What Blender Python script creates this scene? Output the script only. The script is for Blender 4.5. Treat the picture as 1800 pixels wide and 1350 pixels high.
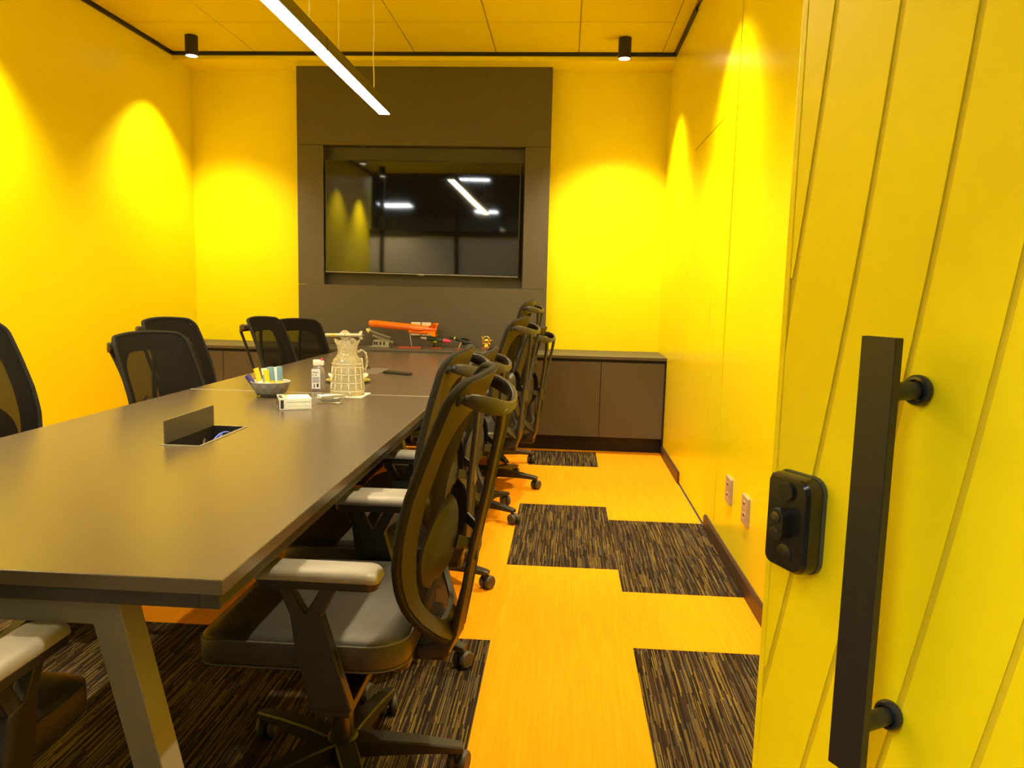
import bpy, bmesh, math, random
from mathutils import Vector, Matrix

random.seed(7)
for o in list(bpy.data.objects):
    bpy.data.objects.remove(o)
scene = bpy.context.scene
COL = scene.collection
PI = math.pi

# ------------------------------------------------------------------ camera
cam_data = bpy.data.cameras.new('camera')
cam_data.sensor_fit = 'HORIZONTAL'
cam_data.sensor_width = 36.0
cam_data.lens = 1326.62 / 1800.0 * 36.0
cam_data.clip_start = 0.02
cam = bpy.data.objects.new('camera', cam_data)
COL.objects.link(cam)
RX = Vector((0.9973153, 0.0693373, 0.0235492))
UP = Vector((-0.0317945, 0.1203245, 0.9922253))
FW = Vector((-0.0659647, 0.9903102, -0.1222060))
cam.matrix_world = Matrix(((RX.x, UP.x, -FW.x, 0.0), (RX.y, UP.y, -FW.y, 0.0),
                           (RX.z, UP.z, -FW.z, 1.2273), (0, 0, 0, 1)))
scene.camera = cam

# ------------------------------------------------------------------ world, exposure
world = bpy.data.worlds.new('world')
scene.world = world
world.use_nodes = True
world.node_tree.nodes['Background'].inputs[0].default_value = (0.5, 0.5, 0.5, 1)
world.node_tree.nodes['Background'].inputs[1].default_value = 0.02
scene.view_settings.view_transform = 'Standard'
scene.view_settings.look = 'None'
scene.view_settings.gamma = 1.0
scene.view_settings.use_curve_mapping = False
scene.view_settings.exposure = 1.0

LAMP_STRENGTH = 40.0          # linear pendant diffuser
SPOT_WATTS = 150.0             # each ceiling spotlight
OFFICE_STRENGTH = 22.0        # white panels behind the glass, the reflected ones and the added ones
LAMP_COL = (1.0, 0.80, 0.46)
SPOT_COL = (1.0, 0.80, 0.46)

# ------------------------------------------------------------------ materials
MATS = {}
def nodes_of(name):
    m = bpy.data.materials.new(name)
    m.use_nodes = True
    nt = m.node_tree
    return m, nt, nt.nodes['Principled BSDF']

def mat(name, col, rough=0.5, metal=0.0, spec=0.5, var=0.06, scale=30.0, bump=0.0, bscale=300.0, coat=0.0):
    m, nt, b = nodes_of(name)
    tc = nt.nodes.new('ShaderNodeTexCoord')
    nz = nt.nodes.new('ShaderNodeTexNoise')
    nz.inputs['Scale'].default_value = scale
    nz.inputs['Detail'].default_value = 3
    nt.links.new(tc.outputs['Object'], nz.inputs['Vector'])
    rp = nt.nodes.new('ShaderNodeValToRGB')
    c = Vector(col)
    lo, hi = c * (1 - var), c * (1 + var)
    rp.color_ramp.elements[0].color = (lo.x, lo.y, lo.z, 1)
    rp.color_ramp.elements[1].color = (min(hi.x, 1), min(hi.y, 1), min(hi.z, 1), 1)
    rp.color_ramp.elements[0].position = 0.3
    rp.color_ramp.elements[1].position = 0.7
    nt.links.new(nz.outputs['Fac'], rp.inputs['Fac'])
    nt.links.new(rp.outputs['Color'], b.inputs['Base Color'])
    b.inputs['Roughness'].default_value = rough
    b.inputs['Metallic'].default_value = metal
    b.inputs['Specular IOR Level'].default_value = spec
    if coat:
        b.inputs['Coat Weight'].default_value = coat
        b.inputs['Coat Roughness'].default_value = 0.1
    if bump:
        n2 = nt.nodes.new('ShaderNodeTexNoise')
        n2.inputs['Scale'].default_value = bscale
        nt.links.new(tc.outputs['Object'], n2.inputs['Vector'])
        bp = nt.nodes.new('ShaderNodeBump')
        bp.inputs['Strength'].default_value = bump
        bp.inputs['Distance'].default_value = 0.002
        nt.links.new(n2.outputs['Fac'], bp.inputs['Height'])
        nt.links.new(bp.outputs['Normal'], b.inputs['Normal'])
    MATS[name] = m
    return m

def emit(name, col, strength):
    m, nt, b = nodes_of(name)
    b.inputs['Base Color'].default_value = (0.9, 0.9, 0.9, 1)
    b.inputs['Emission Color'].default_value = (*col, 1)
    b.inputs['Emission Strength'].default_value = strength
    MATS[name] = m
    return m

def glass(name, col=(1, 1, 1), rough=0.0, ior=1.45):
    m, nt, b = nodes_of(name)
    b.inputs['Base Color'].default_value = (*col, 1)
    b.inputs['Transmission Weight'].default_value = 1.0
    b.inputs['Roughness'].default_value = rough
    b.inputs['IOR'].default_value = ior
    MATS[name] = m
    return m

YEL = (0.93, 0.80, 0.002)
mat('wall_yellow', YEL, rough=0.42, spec=0.35, var=0.012, scale=3.0, bump=0.05, bscale=220)
mat('wall_yellow_gloss', YEL, rough=0.24, spec=0.4, var=0.01, scale=3.0)
mat('ceiling_yellow', (0.80, 0.655, 0.002), rough=0.8, spec=0.2, var=0.02, scale=60, bump=0.15, bscale=500)
mat('ceiling_grid', (0.62, 0.48, 0.004), rough=0.6, var=0.02)
mat('door_yellow', (0.93, 0.76, 0.003), rough=0.33, spec=0.5, var=0.015, scale=40, bump=0.06, bscale=900)
mat('door_groove', (0.70, 0.54, 0.003), rough=0.6, var=0.02)
mat('joint_shadow', (0.34, 0.21, 0.004), rough=0.7)
mat('black_trim', (0.012, 0.009, 0.007), rough=0.5)
mat('laminate', (0.098, 0.077, 0.052), rough=0.27, spec=0.8, var=0.03, scale=14, bump=0.04, bscale=700)
mat('laminate_edge', (0.15, 0.13, 0.11), rough=0.4, var=0.03)
mat('panel_grey', (0.098, 0.086, 0.066), rough=0.45, spec=0.5, var=0.03, scale=8, bump=0.04, bscale=600)
mat('cabinet_grey', (0.088, 0.077, 0.052), rough=0.5, spec=0.4, var=0.03, scale=8, bump=0.04, bscale=600)
mat('cabinet_dark', (0.012, 0.010, 0.009), rough=0.6)
mat('table_metal', (0.24, 0.23, 0.20), rough=0.5, spec=0.4, var=0.04, scale=120, bump=0.05, bscale=1500)
mat('table_dark', (0.045, 0.042, 0.038), rough=0.5)
mat('black_plastic', (0.020, 0.019, 0.018), rough=0.42, var=0.08, scale=80)
mat('frame_plastic', (0.038, 0.033, 0.026), rough=0.45, var=0.05, scale=60, bump=0.05, bscale=1200)
mat('pad_grey', (0.29, 0.28, 0.265), rough=0.42, var=0.03, scale=60, bump=0.05, bscale=1500)
mat('leather', (0.050, 0.047, 0.043), rough=0.42, var=0.08, scale=40, bump=0.2, bscale=900)
mat('piping', (0.024, 0.022, 0.019), rough=0.85, spec=0.2, var=0.2, scale=400, bump=0.5, bscale=900)
mat('stitch', (0.11, 0.105, 0.095), rough=0.7)
mat('gas_chrome', (0.10, 0.09, 0.08), rough=0.25, metal=0.8)
mat('caster_rubber', (0.055, 0.050, 0.042), rough=0.55)
mat('black_metal', (0.016, 0.013, 0.012), rough=0.42, spec=0.5, var=0.15, scale=90)
mat('ring_metal', (0.05, 0.05, 0.052), rough=0.25, metal=0.6)
mat('lock_black', (0.014, 0.013, 0.012), rough=0.22, spec=0.6)
mat('lock_button', (0.010, 0.0095, 0.009), rough=0.45)
mat('lock_brass', (0.10, 0.085, 0.06), rough=0.3, metal=0.7)
mat('lock_side', (0.07, 0.075, 0.06), rough=0.4)
mat('baseboard_brown', (0.065, 0.034, 0.016), rough=0.5)
mat('socket_metal', (0.42, 0.36, 0.30), rough=0.4, metal=0.2)
mat('socket_insert', (0.55, 0.46, 0.37), rough=0.35)
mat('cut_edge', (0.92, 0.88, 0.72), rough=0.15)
mat('socket_white', (0.80, 0.77, 0.70), rough=0.35)
mat('socket_hole', (0.05, 0.04, 0.03), rough=0.6)
mat('tv_bezel', (0.012, 0.012, 0.012), rough=0.3)
mat('tv_trim', (0.35, 0.33, 0.30), rough=0.35, metal=0.7)
mat('light_body', (0.020, 0.015, 0.012), rough=0.5)
mat('lamp_housing', (0.11, 0.095, 0.085), rough=0.4, metal=0.3)
mat('wire', (0.92, 0.90, 0.84), rough=0.5)
mat('grey_bowl', (0.21, 0.205, 0.20), rough=0.6, var=0.05)
mat('bowl_inside', (0.62, 0.60, 0.56), rough=0.5)
mat('paper_white', (0.86, 0.84, 0.76), rough=0.8, var=0.04, scale=90, bump=0.3, bscale=200)
mat('wrapper_film', (0.75, 0.74, 0.70), rough=0.25, var=0.05)
mat('print_black', (0.03, 0.028, 0.022), rough=0.5)
mat('print_blue', (0.10, 0.14, 0.27), rough=0.5)
mat('print_grey', (0.42, 0.42, 0.47), rough=0.5)
mat('label_white', (0.88, 0.87, 0.86), rough=0.5, var=0.02)
mat('cap_white', (0.85, 0.83, 0.76), rough=0.4)
mat('pink', (0.85, 0.05, 0.16), rough=0.4)
mat('cup_white', (0.86, 0.83, 0.74), rough=0.5)
mat('plate_green', (0.45, 0.40, 0.05), rough=0.4)
mat('remote_black', (0.020, 0.014, 0.012), rough=0.45)
mat('orange_paint', (0.97, 0.19, 0.004), rough=0.25, spec=0.5, var=0.02)
mat('red_base', (0.42, 0.075, 0.035), rough=0.4)
mat('white_paint', (0.80, 0.78, 0.70), rough=0.4)
mat('dark_paint', (0.02, 0.019, 0.018), rough=0.4)
mat('yellow_paint', (0.80, 0.66, 0.03), rough=0.4)
mat('green_paint', (0.022, 0.060, 0.020), rough=0.4)
mat('lime_paint', (0.45, 0.60, 0.03), rough=0.4)
mat('tube_grey', (0.24, 0.23, 0.20), rough=0.45)
mat('model_grey', (0.36, 0.35, 0.30), rough=0.5)
mat('gold', (0.85, 0.58, 0.16), rough=0.25, metal=0.95)
mat('wood_base', (0.26, 0.11, 0.035), rough=0.45)
mat('cable_blue', (0.10, 0.18, 0.90), rough=0.4)
mat('cable_grey', (0.55, 0.53, 0.48), rough=0.4)
mat('snack_purple', (0.060, 0.040, 0.24), rough=0.3)
mat('snack_yellow', (0.92, 0.66, 0.02), rough=0.3)
mat('snack_blue', (0.20, 0.38, 0.52), rough=0.3)
mat('snack_white', (0.85, 0.85, 0.82), rough=0.3)
mat('office_floor', (0.12, 0.11, 0.10), rough=0.7)
mat('office_ceiling', (0.02, 0.02, 0.02), rough=0.8)
mat('office_wall', (0.42, 0.38, 0.33), rough=0.7)
mat('hatch_metal', (0.36, 0.33, 0.28), rough=0.35, metal=0.6)
mat('joint_metal', (0.75, 0.70, 0.60), rough=0.4)
mat('hatch_lid', (0.085, 0.075, 0.055), rough=0.45)
emit('lamp_glow', LAMP_COL, LAMP_STRENGTH)
emit('spot_glow', (1.0, 0.86, 0.55), 6.0)
emit('office_glow', (0.95, 0.98, 1.0), OFFICE_STRENGTH)
def milky(name, col, rough, ior, fac, dcol):
    m = glass(name, col, rough, ior)
    nt = m.node_tree
    df = nt.nodes.new('ShaderNodeBsdfTranslucent'); df.inputs['Color'].default_value = (*dcol, 1)
    d2 = nt.nodes.new('ShaderNodeBsdfDiffuse'); d2.inputs['Color'].default_value = (*dcol, 1)
    m1 = nt.nodes.new('ShaderNodeMixShader'); m2 = nt.nodes.new('ShaderNodeMixShader')
    m2.inputs[0].default_value = fac
    nt.links.new(df.outputs[0], m1.inputs[1]); nt.links.new(d2.outputs[0], m1.inputs[2])
    nt.links.new(nt.nodes['Principled BSDF'].outputs[0], m2.inputs[1]); nt.links.new(m1.outputs[0], m2.inputs[2])
    nt.links.new(m2.outputs[0], nt.nodes['Material Output'].inputs['Surface'])
milky('jug_glass', (1.0, 0.985, 0.93), 0.02, 1.5, 0.15, (0.97, 0.93, 0.78))  # diffuse share stands in for lamp light gathered by the clear cut glass
def cut_relief(m):
    nt = m.node_tree
    tc = nt.nodes.new('ShaderNodeTexCoord'); vo = nt.nodes.new('ShaderNodeTexVoronoi'); bp = nt.nodes.new('ShaderNodeBump')
    vo.inputs['Scale'].default_value = 70; vo.feature = 'DISTANCE_TO_EDGE'
    bp.inputs['Strength'].default_value = 0.9; bp.inputs['Distance'].default_value = 0.004
    nt.links.new(tc.outputs['Object'], vo.inputs['Vector']); nt.links.new(vo.outputs['Distance'], bp.inputs['Height'])
    nt.links.new(bp.outputs['Normal'], nt.nodes['Principled BSDF'].inputs['Normal'])
cut_relief(MATS['jug_glass'])
milky('dish_glass', (1.0, 0.985, 0.93), 0.03, 1.4, 0.10, (0.95, 0.92, 0.8))
milky('clear_plastic', (0.96, 0.95, 0.97), 0.06, 1.36, 0.35, (0.55, 0.53, 0.60))

def thin_glass():
    m, nt, b = nodes_of('pane_glass')
    tr = nt.nodes.new('ShaderNodeBsdfTransparent'); gl = nt.nodes.new('ShaderNodeBsdfGlossy')
    tr.inputs['Color'].default_value = (0.93, 0.95, 0.94, 1); gl.inputs['Roughness'].default_value = 0.02
    fr_ = nt.nodes.new('ShaderNodeFresnel'); fr_.inputs['IOR'].default_value = 1.45
    mx = nt.nodes.new('ShaderNodeMixShader')
    nt.links.new(fr_.outputs[0], mx.inputs[0]); nt.links.new(tr.outputs[0], mx.inputs[1]); nt.links.new(gl.outputs[0], mx.inputs[2])
    nt.links.new(mx.outputs[0], nt.nodes['Material Output'].inputs['Surface'])
    MATS['pane_glass'] = m
thin_glass()

def frosted():
    m, nt, b = nodes_of('frosted_film')
    df = nt.nodes.new('ShaderNodeBsdfTranslucent'); df.inputs['Color'].default_value = (0.80, 0.78, 0.72, 1)
    d2 = nt.nodes.new('ShaderNodeBsdfDiffuse'); d2.inputs['Color'].default_value = (0.70, 0.67, 0.60, 1)
    m1 = nt.nodes.new('ShaderNodeMixShader'); m1.inputs[0].default_value = 0.5
    nt.links.new(df.outputs[0], m1.inputs[1]); nt.links.new(d2.outputs[0], m1.inputs[2])
    nt.links.new(m1.outputs[0], nt.nodes['Material Output'].inputs['Surface'])
    MATS['frosted_film'] = m
frosted()

def screen():
    m, nt, b = nodes_of('tv_screen')
    b.inputs['Base Color'].default_value = (0.006, 0.006, 0.006, 1)
    b.inputs['Roughness'].default_value = 0.035
    b.inputs['Specular IOR Level'].default_value = 0.9
    tc = nt.nodes.new('ShaderNodeTexCoord')
    nz = nt.nodes.new('ShaderNodeTexNoise')
    nz.inputs['Scale'].default_value = 2.2
    nz.inputs['Detail'].default_value = 1
    nt.links.new(tc.outputs['Object'], nz.inputs['Vector'])
    bp = nt.nodes.new('ShaderNodeBump')
    bp.inputs['Strength'].default_value = 0.05
    bp.inputs['Distance'].default_value = 0.01
    nt.links.new(nz.outputs['Fac'], bp.inputs['Height'])
    nt.links.new(bp.outputs['Normal'], b.inputs['Normal'])
    MATS['tv_screen'] = m
screen()

def mesh_fabric():
    """black woven chair mesh: an open weave that lets some light through"""
    m, nt, b = nodes_of('mesh_fabric')
    b.inputs['Base Color'].default_value = (0.011, 0.0095, 0.008, 1)
    b.inputs['Roughness'].default_value = 0.85
    b.inputs['Specular IOR Level'].default_value = 0.15
    tr = nt.nodes.new('ShaderNodeBsdfTransparent')
    mx = nt.nodes.new('ShaderNodeMixShader')
    tc = nt.nodes.new('ShaderNodeTexCoord')
    wv = nt.nodes.new('ShaderNodeTexWave')
    wv.bands_direction = 'Z'
    wv.inputs['Scale'].default_value = 260
    nt.links.new(tc.outputs['Object'], wv.inputs['Vector'])
    mp = nt.nodes.new('ShaderNodeMapRange')
    mp.inputs['To Min'].default_value = 0.07
    mp.inputs['To Max'].default_value = 0.13
    nt.links.new(wv.outputs['Fac'], mp.inputs['Value'])
    nt.links.new(mp.outputs['Result'], mx.inputs['Fac'])
    nt.links.new(b.outputs['BSDF'], mx.inputs[1])
    nt.links.new(tr.outputs['BSDF'], mx.inputs[2])
    out = nt.nodes['Material Output']
    nt.links.new(mx.outputs['Shader'], out.inputs['Surface'])
    MATS['mesh_fabric'] = m
mesh_fabric()

def carpet(name, dark):
    m, nt, b = nodes_of(name)
    N, L = nt.nodes, nt.links
    tc = N.new('ShaderNodeTexCoord')
    gm = N.new('ShaderNodeNewGeometry')
    sp = N.new('ShaderNodeSeparateXYZ')
    L.new(gm.outputs['Position'], sp.inputs[0])
    def math_(op, a, bb=None):
        n = N.new('ShaderNodeMath'); n.operation = op
        for i, v in enumerate((a, bb)):
            if v is None: continue
            if isinstance(v, (int, float)): n.inputs[i].default_value = v
            else: L.new(v, n.inputs[i])
        return n.outputs[0]
    cx = math_('FLOOR', math_('MULTIPLY', sp.outputs['X'], 310.0))
    w1 = N.new('ShaderNodeTexWhiteNoise'); w1.noise_dimensions = '1D'
    L.new(cx, w1.inputs['W'])
    sy = math_('FLOOR', math_('ADD', math_('MULTIPLY', sp.outputs['Y'], 7.0), math_('MULTIPLY', w1.outputs['Value'], 17.0)))
    cb = N.new('ShaderNodeCombineXYZ')
    L.new(cx, cb.inputs[0]); L.new(sy, cb.inputs[1])
    w2 = N.new('ShaderNodeTexWhiteNoise'); w2.noise_dimensions = '2D'
    L.new(cb.outputs[0], w2.inputs['Vector'])
    rp = N.new('ShaderNodeValToRGB')
    rp.color_ramp.interpolation = 'CONSTANT'
    els = rp.color_ramp.elements
    if dark:
        stops = [(0.0, (0.016, 0.011, 0.008)), (0.30, (0.034, 0.022, 0.014)), (0.52, (0.085, 0.066, 0.040)), (0.70, (0.050, 0.026, 0.014)), (0.82, (0.12, 0.08, 0.024)), (0.93, (0.185, 0.13, 0.032))]
    else:
        stops = [(0.0, (0.84, 0.31, 0.004)), (0.35, (0.90, 0.33, 0.005)), (0.7, (0.87, 0.32, 0.004)), (0.9, (0.93, 0.35, 0.006))]
    els[0].position, els[0].color = stops[0][0], (*stops[0][1], 1)
    els[1].position, els[1].color = stops[1][0], (*stops[1][1], 1)
    for p, c in stops[2:]:
        e = els.new(p); e.color = (*c, 1)
    L.new(w2.outputs['Value'], rp.inputs['Fac'])
    L.new(rp.outputs['Color'], b.inputs['Base Color'])
    b.inputs['Roughness'].default_value = 0.95
    b.inputs['Specular IOR Level'].default_value = 0.1
    nz = N.new('ShaderNodeTexNoise'); nz.inputs['Scale'].default_value = 350
    L.new(tc.outputs['Object'], nz.inputs['Vector'])
    bp = N.new('ShaderNodeBump'); bp.inputs['Strength'].default_value = 0.5; bp.inputs['Distance'].default_value = 0.003
    L.new(nz.outputs['Fac'], bp.inputs['Height']); L.new(bp.outputs['Normal'], b.inputs['Normal'])
    MATS[name] = m
carpet('carpet_dark', True)
carpet('carpet_orange', False)

# ------------------------------------------------------------------ mesh helpers
def link(name, me, m, parent=None, smooth=False):
    o = bpy.data.objects.new(name, me)
    if m is not None:
        me.materials.clear()
        me.materials.append(MATS[m])
    if smooth:
        for p in me.polygons: p.use_smooth = True
    COL.objects.link(o)
    if parent is not None: o.parent = parent
    return o

def from_bm(name, bm, m, parent=None, smooth=False, sharp=None):
    bmesh.ops.recalc_face_normals(bm, faces=bm.faces)
    if sharp is not None:
        for e in bm.edges:
            if len(e.link_faces) == 2 and e.calc_face_angle(0) > sharp: e.smooth = False
    me = bpy.data.meshes.new(name)
    bm.to_mesh(me); bm.free()
    return link(name, me, m, parent, smooth)

def tag(o, label=None, cat=None, group=None, kind=None):
    if label: o['label'] = label
    if cat: o['category'] = cat
    if group: o['group'] = group
    if kind: o['kind'] = kind
    return o

def empty(name, loc=(0, 0, 0), rz=0.0):
    o = bpy.data.objects.new(name, None)
    o.empty_display_size = 0.1
    o.location = loc; o.rotation_euler = (0, 0, rz)
    COL.objects.link(o)
    return o

def add_box(bm, lo, hi, mtx=None):
    vs = []
    for z in (lo[2], hi[2]):
        for x, y in ((lo[0], lo[1]), (hi[0], lo[1]), (hi[0], hi[1]), (lo[0], hi[1])):
            v = Vector((x, y, z))
            vs.append(bm.verts.new(mtx @ v if mtx else v))
    for f in ((3, 2, 1, 0), (4, 5, 6, 7), (0, 1, 5, 4), (1, 2, 6, 5), (2, 3, 7, 6), (3, 0, 4, 7)):
        bm.faces.new([vs[i] for i in f])
    return vs

def bevel_all(bm, r, seg=2):
    bmesh.ops.bevel(bm, geom=list(bm.edges), offset=r, segments=seg, profile=0.5, affect='EDGES', clamp_overlap=True)

def box(name, lo, hi, m, parent=None, bevel=0.0, seg=2):
    bm = bmesh.new()
    add_box(bm, lo, hi)
    if bevel: bevel_all(bm, bevel, seg)
    return from_bm(name, bm, m, parent)

def add_tube(bm, pts, r, n=8, closed=False, rr=None):
    """round tube along points; rr optional list of radii"""
    pts = [Vector(p) for p in pts]
    k = len(pts)
    rings = []
    up = None
    for i, p in enumerate(pts):
        a = pts[(i - 1) % k] if (closed or i > 0) else p
        b = pts[(i + 1) % k] if (closed or i < k - 1) else p
        t = (b - a).normalized()
        if up is None:
            up = Vector((0, 0, 1)) if abs(t.z) < 0.9 else Vector((1, 0, 0))
        s = t.cross(up)
        if s.length < 1e-6: s = t.orthogonal()
        s.normalize()
        up = s.cross(t).normalized()
        rad = rr[i] if rr else r
        rings.append([bm.verts.new(p + (s * math.cos(2 * PI * j / n) + up * math.sin(2 * PI * j / n)) * rad) for j in range(n)])
    m_ = k if closed else k - 1
    for i in range(m_):
        A, B = rings[i], rings[(i + 1) % k]
        off = 0
        if closed and i == k - 1:
            off = min(range(n), key=lambda q: (A[0].co - B[q].co).length)
        for j in range(n):
            bm.faces.new((A[j], A[(j + 1) % n], B[(j + 1 + off) % n], B[(j + off) % n]))
    if not closed:
        bm.faces.new(list(reversed(rings[0]))); bm.faces.new(rings[-1])

def add_strip(bm, pts, wdirs, w, t):
    """flat bar swept along pts: width direction wdirs[i], widths w[i], thickness t[i]"""
    pts = [Vector(p) for p in pts]
    k = len(pts); rings = []
    for i, p in enumerate(pts):
        a = pts[max(i - 1, 0)]; b = pts[min(i + 1, k - 1)]
        tn = (b - a).normalized()
        wd = Vector(wdirs[i]); wd = (wd - tn * wd.dot(tn)).normalized()
        nd = tn.cross(wd)
        hw, ht = w[i] / 2, t[i] / 2
        c = 0.6
        prof = [(-hw, -ht * c), (-hw * 0.85, -ht), (hw * 0.85, -ht), (hw, -ht * c), (hw, ht * c), (hw * 0.85, ht), (-hw * 0.85, ht), (-hw, ht * c)]
        rings.append([bm.verts.new(p + wd * x + nd * y) for x, y in prof])
    for i in range(k - 1):
        for j in range(8):
            bm.faces.new((rings[i][j], rings[i][(j + 1) % 8], rings[i + 1][(j + 1) % 8], rings[i + 1][j]))
    bm.faces.new(list(reversed(rings[0]))); bm.faces.new(rings[-1])

def lathe(name, prof, m, parent=None, n=24, loc=(0, 0, 0), axis=None, smooth=True, cap=True, mod=None):
    """prof list of (r, z); axis: a Matrix to orient"""
    bm = bmesh.new()
    rings = []
    for r, z in prof:
        ring = []
        for j in range(n):
            a = 2 * PI * j / n
            rad, zz = (r, z) if mod is None else mod(r, z, a)
            v = Vector((rad * math.cos(a), rad * math.sin(a), zz))
            if axis is not None: v = axis @ v
            ring.append(bm.verts.new(v + Vector(loc)))
        rings.append(ring)
    for A, B in zip(rings, rings[1:]):
        for j in range(n):
            bm.faces.new((A[j], A[(j + 1) % n], B[(j + 1) % n], B[j]))
    if cap:
        bm.faces.new(list(reversed(rings[0]))); bm.faces.new(rings[-1])
    return from_bm(name, bm, m, parent, smooth, 0.7)

def rrect(hx, hy, r, n=6):
    pts = []
    for cx, cy, a0 in ((hx - r, hy - r, 0), (-hx + r, hy - r, PI / 2), (-hx + r, -hy + r, PI), (hx - r, -hy + r, 1.5 * PI)):
        for i in range(n + 1):
            a = a0 + (PI / 2) * i / n
            pts.append((cx + r * math.cos(a), cy + r * math.sin(a)))
    return pts

def loft_pad(bm, hx, hy, r, levels, c=(0, 0), n=6, warp=None):
    """cushion: rounded-rectangle rings at (z, inset)"""
    rings = []
    for z, ins in levels:
        ring = []
        for x, y in rrect(hx - ins, hy - ins, max(r - ins * 0.6, 0.004), n):
            v = Vector((x + c[0], y + c[1], z))
            if warp: v = warp(v)
            ring.append(bm.verts.new(v))
        rings.append(ring)
    k = len(rings[0])
    for A, B in zip(rings, rings[1:]):
        for j in range(k):
            bm.faces.new((A[j], A[(j + 1) % k], B[(j + 1) % k], B[j]))
    bm.faces.new(list(reversed(rings[0]))); bm.faces.new(rings[-1])

def prism(name, poly, axis, a, b, m, parent=None, bevel=0.0):
    """extrude a 2D polygon; axis 'x': poly in (y,z); 'y': (x,z); 'z': (x,y)"""
    bm = bmesh.new()
    def P(u, v, w):
        return {'x': (w, u, v), 'y': (u, w, v), 'z': (u, v, w)}[axis]
    A = [bm.verts.new(P(u, v, a)) for u, v in poly]
    B = [bm.verts.new(P(u, v, b)) for u, v in poly]
    k = len(poly)
    bm.faces.new(A); bm.faces.new(list(reversed(B)))
    for i in range(k):
        bm.faces.new((A[i], B[i], B[(i + 1) % k], A[(i + 1) % k]))
    if bevel:
        bevel_all(bm, bevel, 2)
    return from_bm(name, bm, m, parent)

def copy_tree(o, parent=None):
    c = o.copy(); COL.objects.link(c); c.parent = parent
    for ch in list(o.children): copy_tree(ch, c)
    return c

def lerp_table(tab, x):
    if x <= tab[0][0]: return tab[0][1]
    for (x0, y0), (x1, y1) in zip(tab, tab[1:]):
        if x <= x1:
            t = (x - x0) / (x1 - x0)
            return y0 + (y1 - y0) * t
    return tab[-1][1]

# ------------------------------------------------------------------ room dimensions
XL, XR = -3.159, 0.786
YF, YS, YB = 0.20, 6.036, 6.33      # glass front, soffit face, back wall
ZC, ZS = 3.041, 2.983
XA = -0.223                          # carpet tile column boundary

# floor
fl = tag(box('floor', (XL - .1, YF - 0.1, -0.06), (XR + .1, YB, -0.006), 'office_floor'), kind='structure')
def tile_mesh(m, name):
    bm = bmesh.new(); add_box(bm, (0.0002, 0.0002, -0.006), (0.4998, 0.4998, 0.0))
    me = bpy.data.meshes.new(name); bmesh.ops.recalc_face_normals(bm, faces=bm.faces); bm.to_mesh(me); bm.free()
    me.materials.append(MATS[m]); return me
tm_d, tm_o = tile_mesh('carpet_dark', 'carpet_tile_dark'), tile_mesh('carpet_orange', 'carpet_tile_orange')
for c in range(-6, 2):
    x0 = XA + 0.5 * c
    off = 0.279 if c % 2 == 0 else 0.03
    for k in range(-1, 13):
        y0 = off + 0.5 * k
        ym = y0 + 0.25
        if c == 0: dark = 3.28 < ym < 4.28 or 5.28 < ym < 5.78
        elif c == 1: dark = 3.03 < ym < 4.03 or ym < 2.53
        else: dark = ym < 2.55 or (c == -2 and 3.5 < ym < 4.5) or (c == -3 and 4.5 < ym < 5.5) or (c == -5 and 3.0 < ym < 4.0)
        lo_y, hi_y = max(y0, YF - .1), min(y0 + .5, YB)
        lo_x, hi_x = max(x0, XL), min(x0 + .5, XR)
        if hi_y - lo_y < 0.02 or hi_x - lo_x < 0.02: continue
        if lo_y > y0 + 1e-6 or hi_y < y0 + .5 - 1e-6 or lo_x > x0 + 1e-6 or hi_x < x0 + .5 - 1e-6:
            t = box('carpet_tile', (lo_x + .0002, lo_y + .0002, -0.006), (hi_x - .0002, hi_y - .0002, 0), 'carpet_dark' if dark else 'carpet_orange', fl)
        else:
            t = bpy.data.objects.new('carpet_tile', tm_d if dark else tm_o)
            t.location = (x0, y0, 0); COL.objects.link(t); t.parent = fl

# ceiling with tiles
ce = tag(box('ceiling', (XL - .1, YF - 0.1, ZC + 0.012), (XR + .1, YB, ZC + 0.08), 'ceiling_grid'), kind='structure')
xs = [XL + 0.02] + [-2.482 + 0.6325 * i for i in range(6)] + [XR - 0.02]
ys = [YF - 0.1, 0.37, 1.62, 2.87, 4.12, 5.375, YS]
for i in range(len(xs) - 1):
    for j in range(len(ys) - 1):
        gx = 0.0085 if 0 < i < 6 else 0.004
        if i in (3, 4): gx = 0.010
        box('ceiling_tile', (xs[i] + gx * .5, ys[j] + .0035, ZC), (xs[i + 1] - gx * .5, ys[j + 1] - .0035, ZC + 0.012), 'ceiling_yellow', ce)

# walls
tag(box('wall_left', (XL - 0.1, YF - 0.1, -0.006), (XL, YB + .1, ZC + .02), 'wall_yellow'), kind='structure')
tag(box('wall_back', (XL, YB, -0.006), (XR, YB + 0.1, ZC + .02), 'wall_yellow'), kind='structure')
tag(box('trim_1', (XL, YS, ZS), (XR, YB, ZC), 'wall_yellow'), label='shallow yellow soffit running along the top of the back wall', kind='structure')
wr = tag(box('wall_right', (XR + 0.022, YF - 0.1, -0.006), (XR + 0.12, YB + .1, ZC + .02), 'joint_shadow'), kind='structure')
for lo, hi in (((YF, 0.0), (3.753, ZC)), ((3.771, 0.0), (4.036, ZC)), ((4.944, 0.0), (YB, ZC)), ((4.036, 2.132), (4.944, ZC))):
    box('wall_panel', (XR, lo[0], lo[1]), (XR + 0.021, hi[0], hi[1]), 'wall_yellow_gloss', wr)
d1 = tag(box('door_1', (XR, 4.0395, 0.006), (XR + 0.021, 4.9405, 2.1255), 'wall_yellow_gloss'),
         label='flush yellow door concealed in the right wall', kind='structure')
box('finger_pull', (XR - 0.0015, 4.157, 1.012), (XR + 0.001, 4.162, 1.19), 'door_groove', d1)

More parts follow.
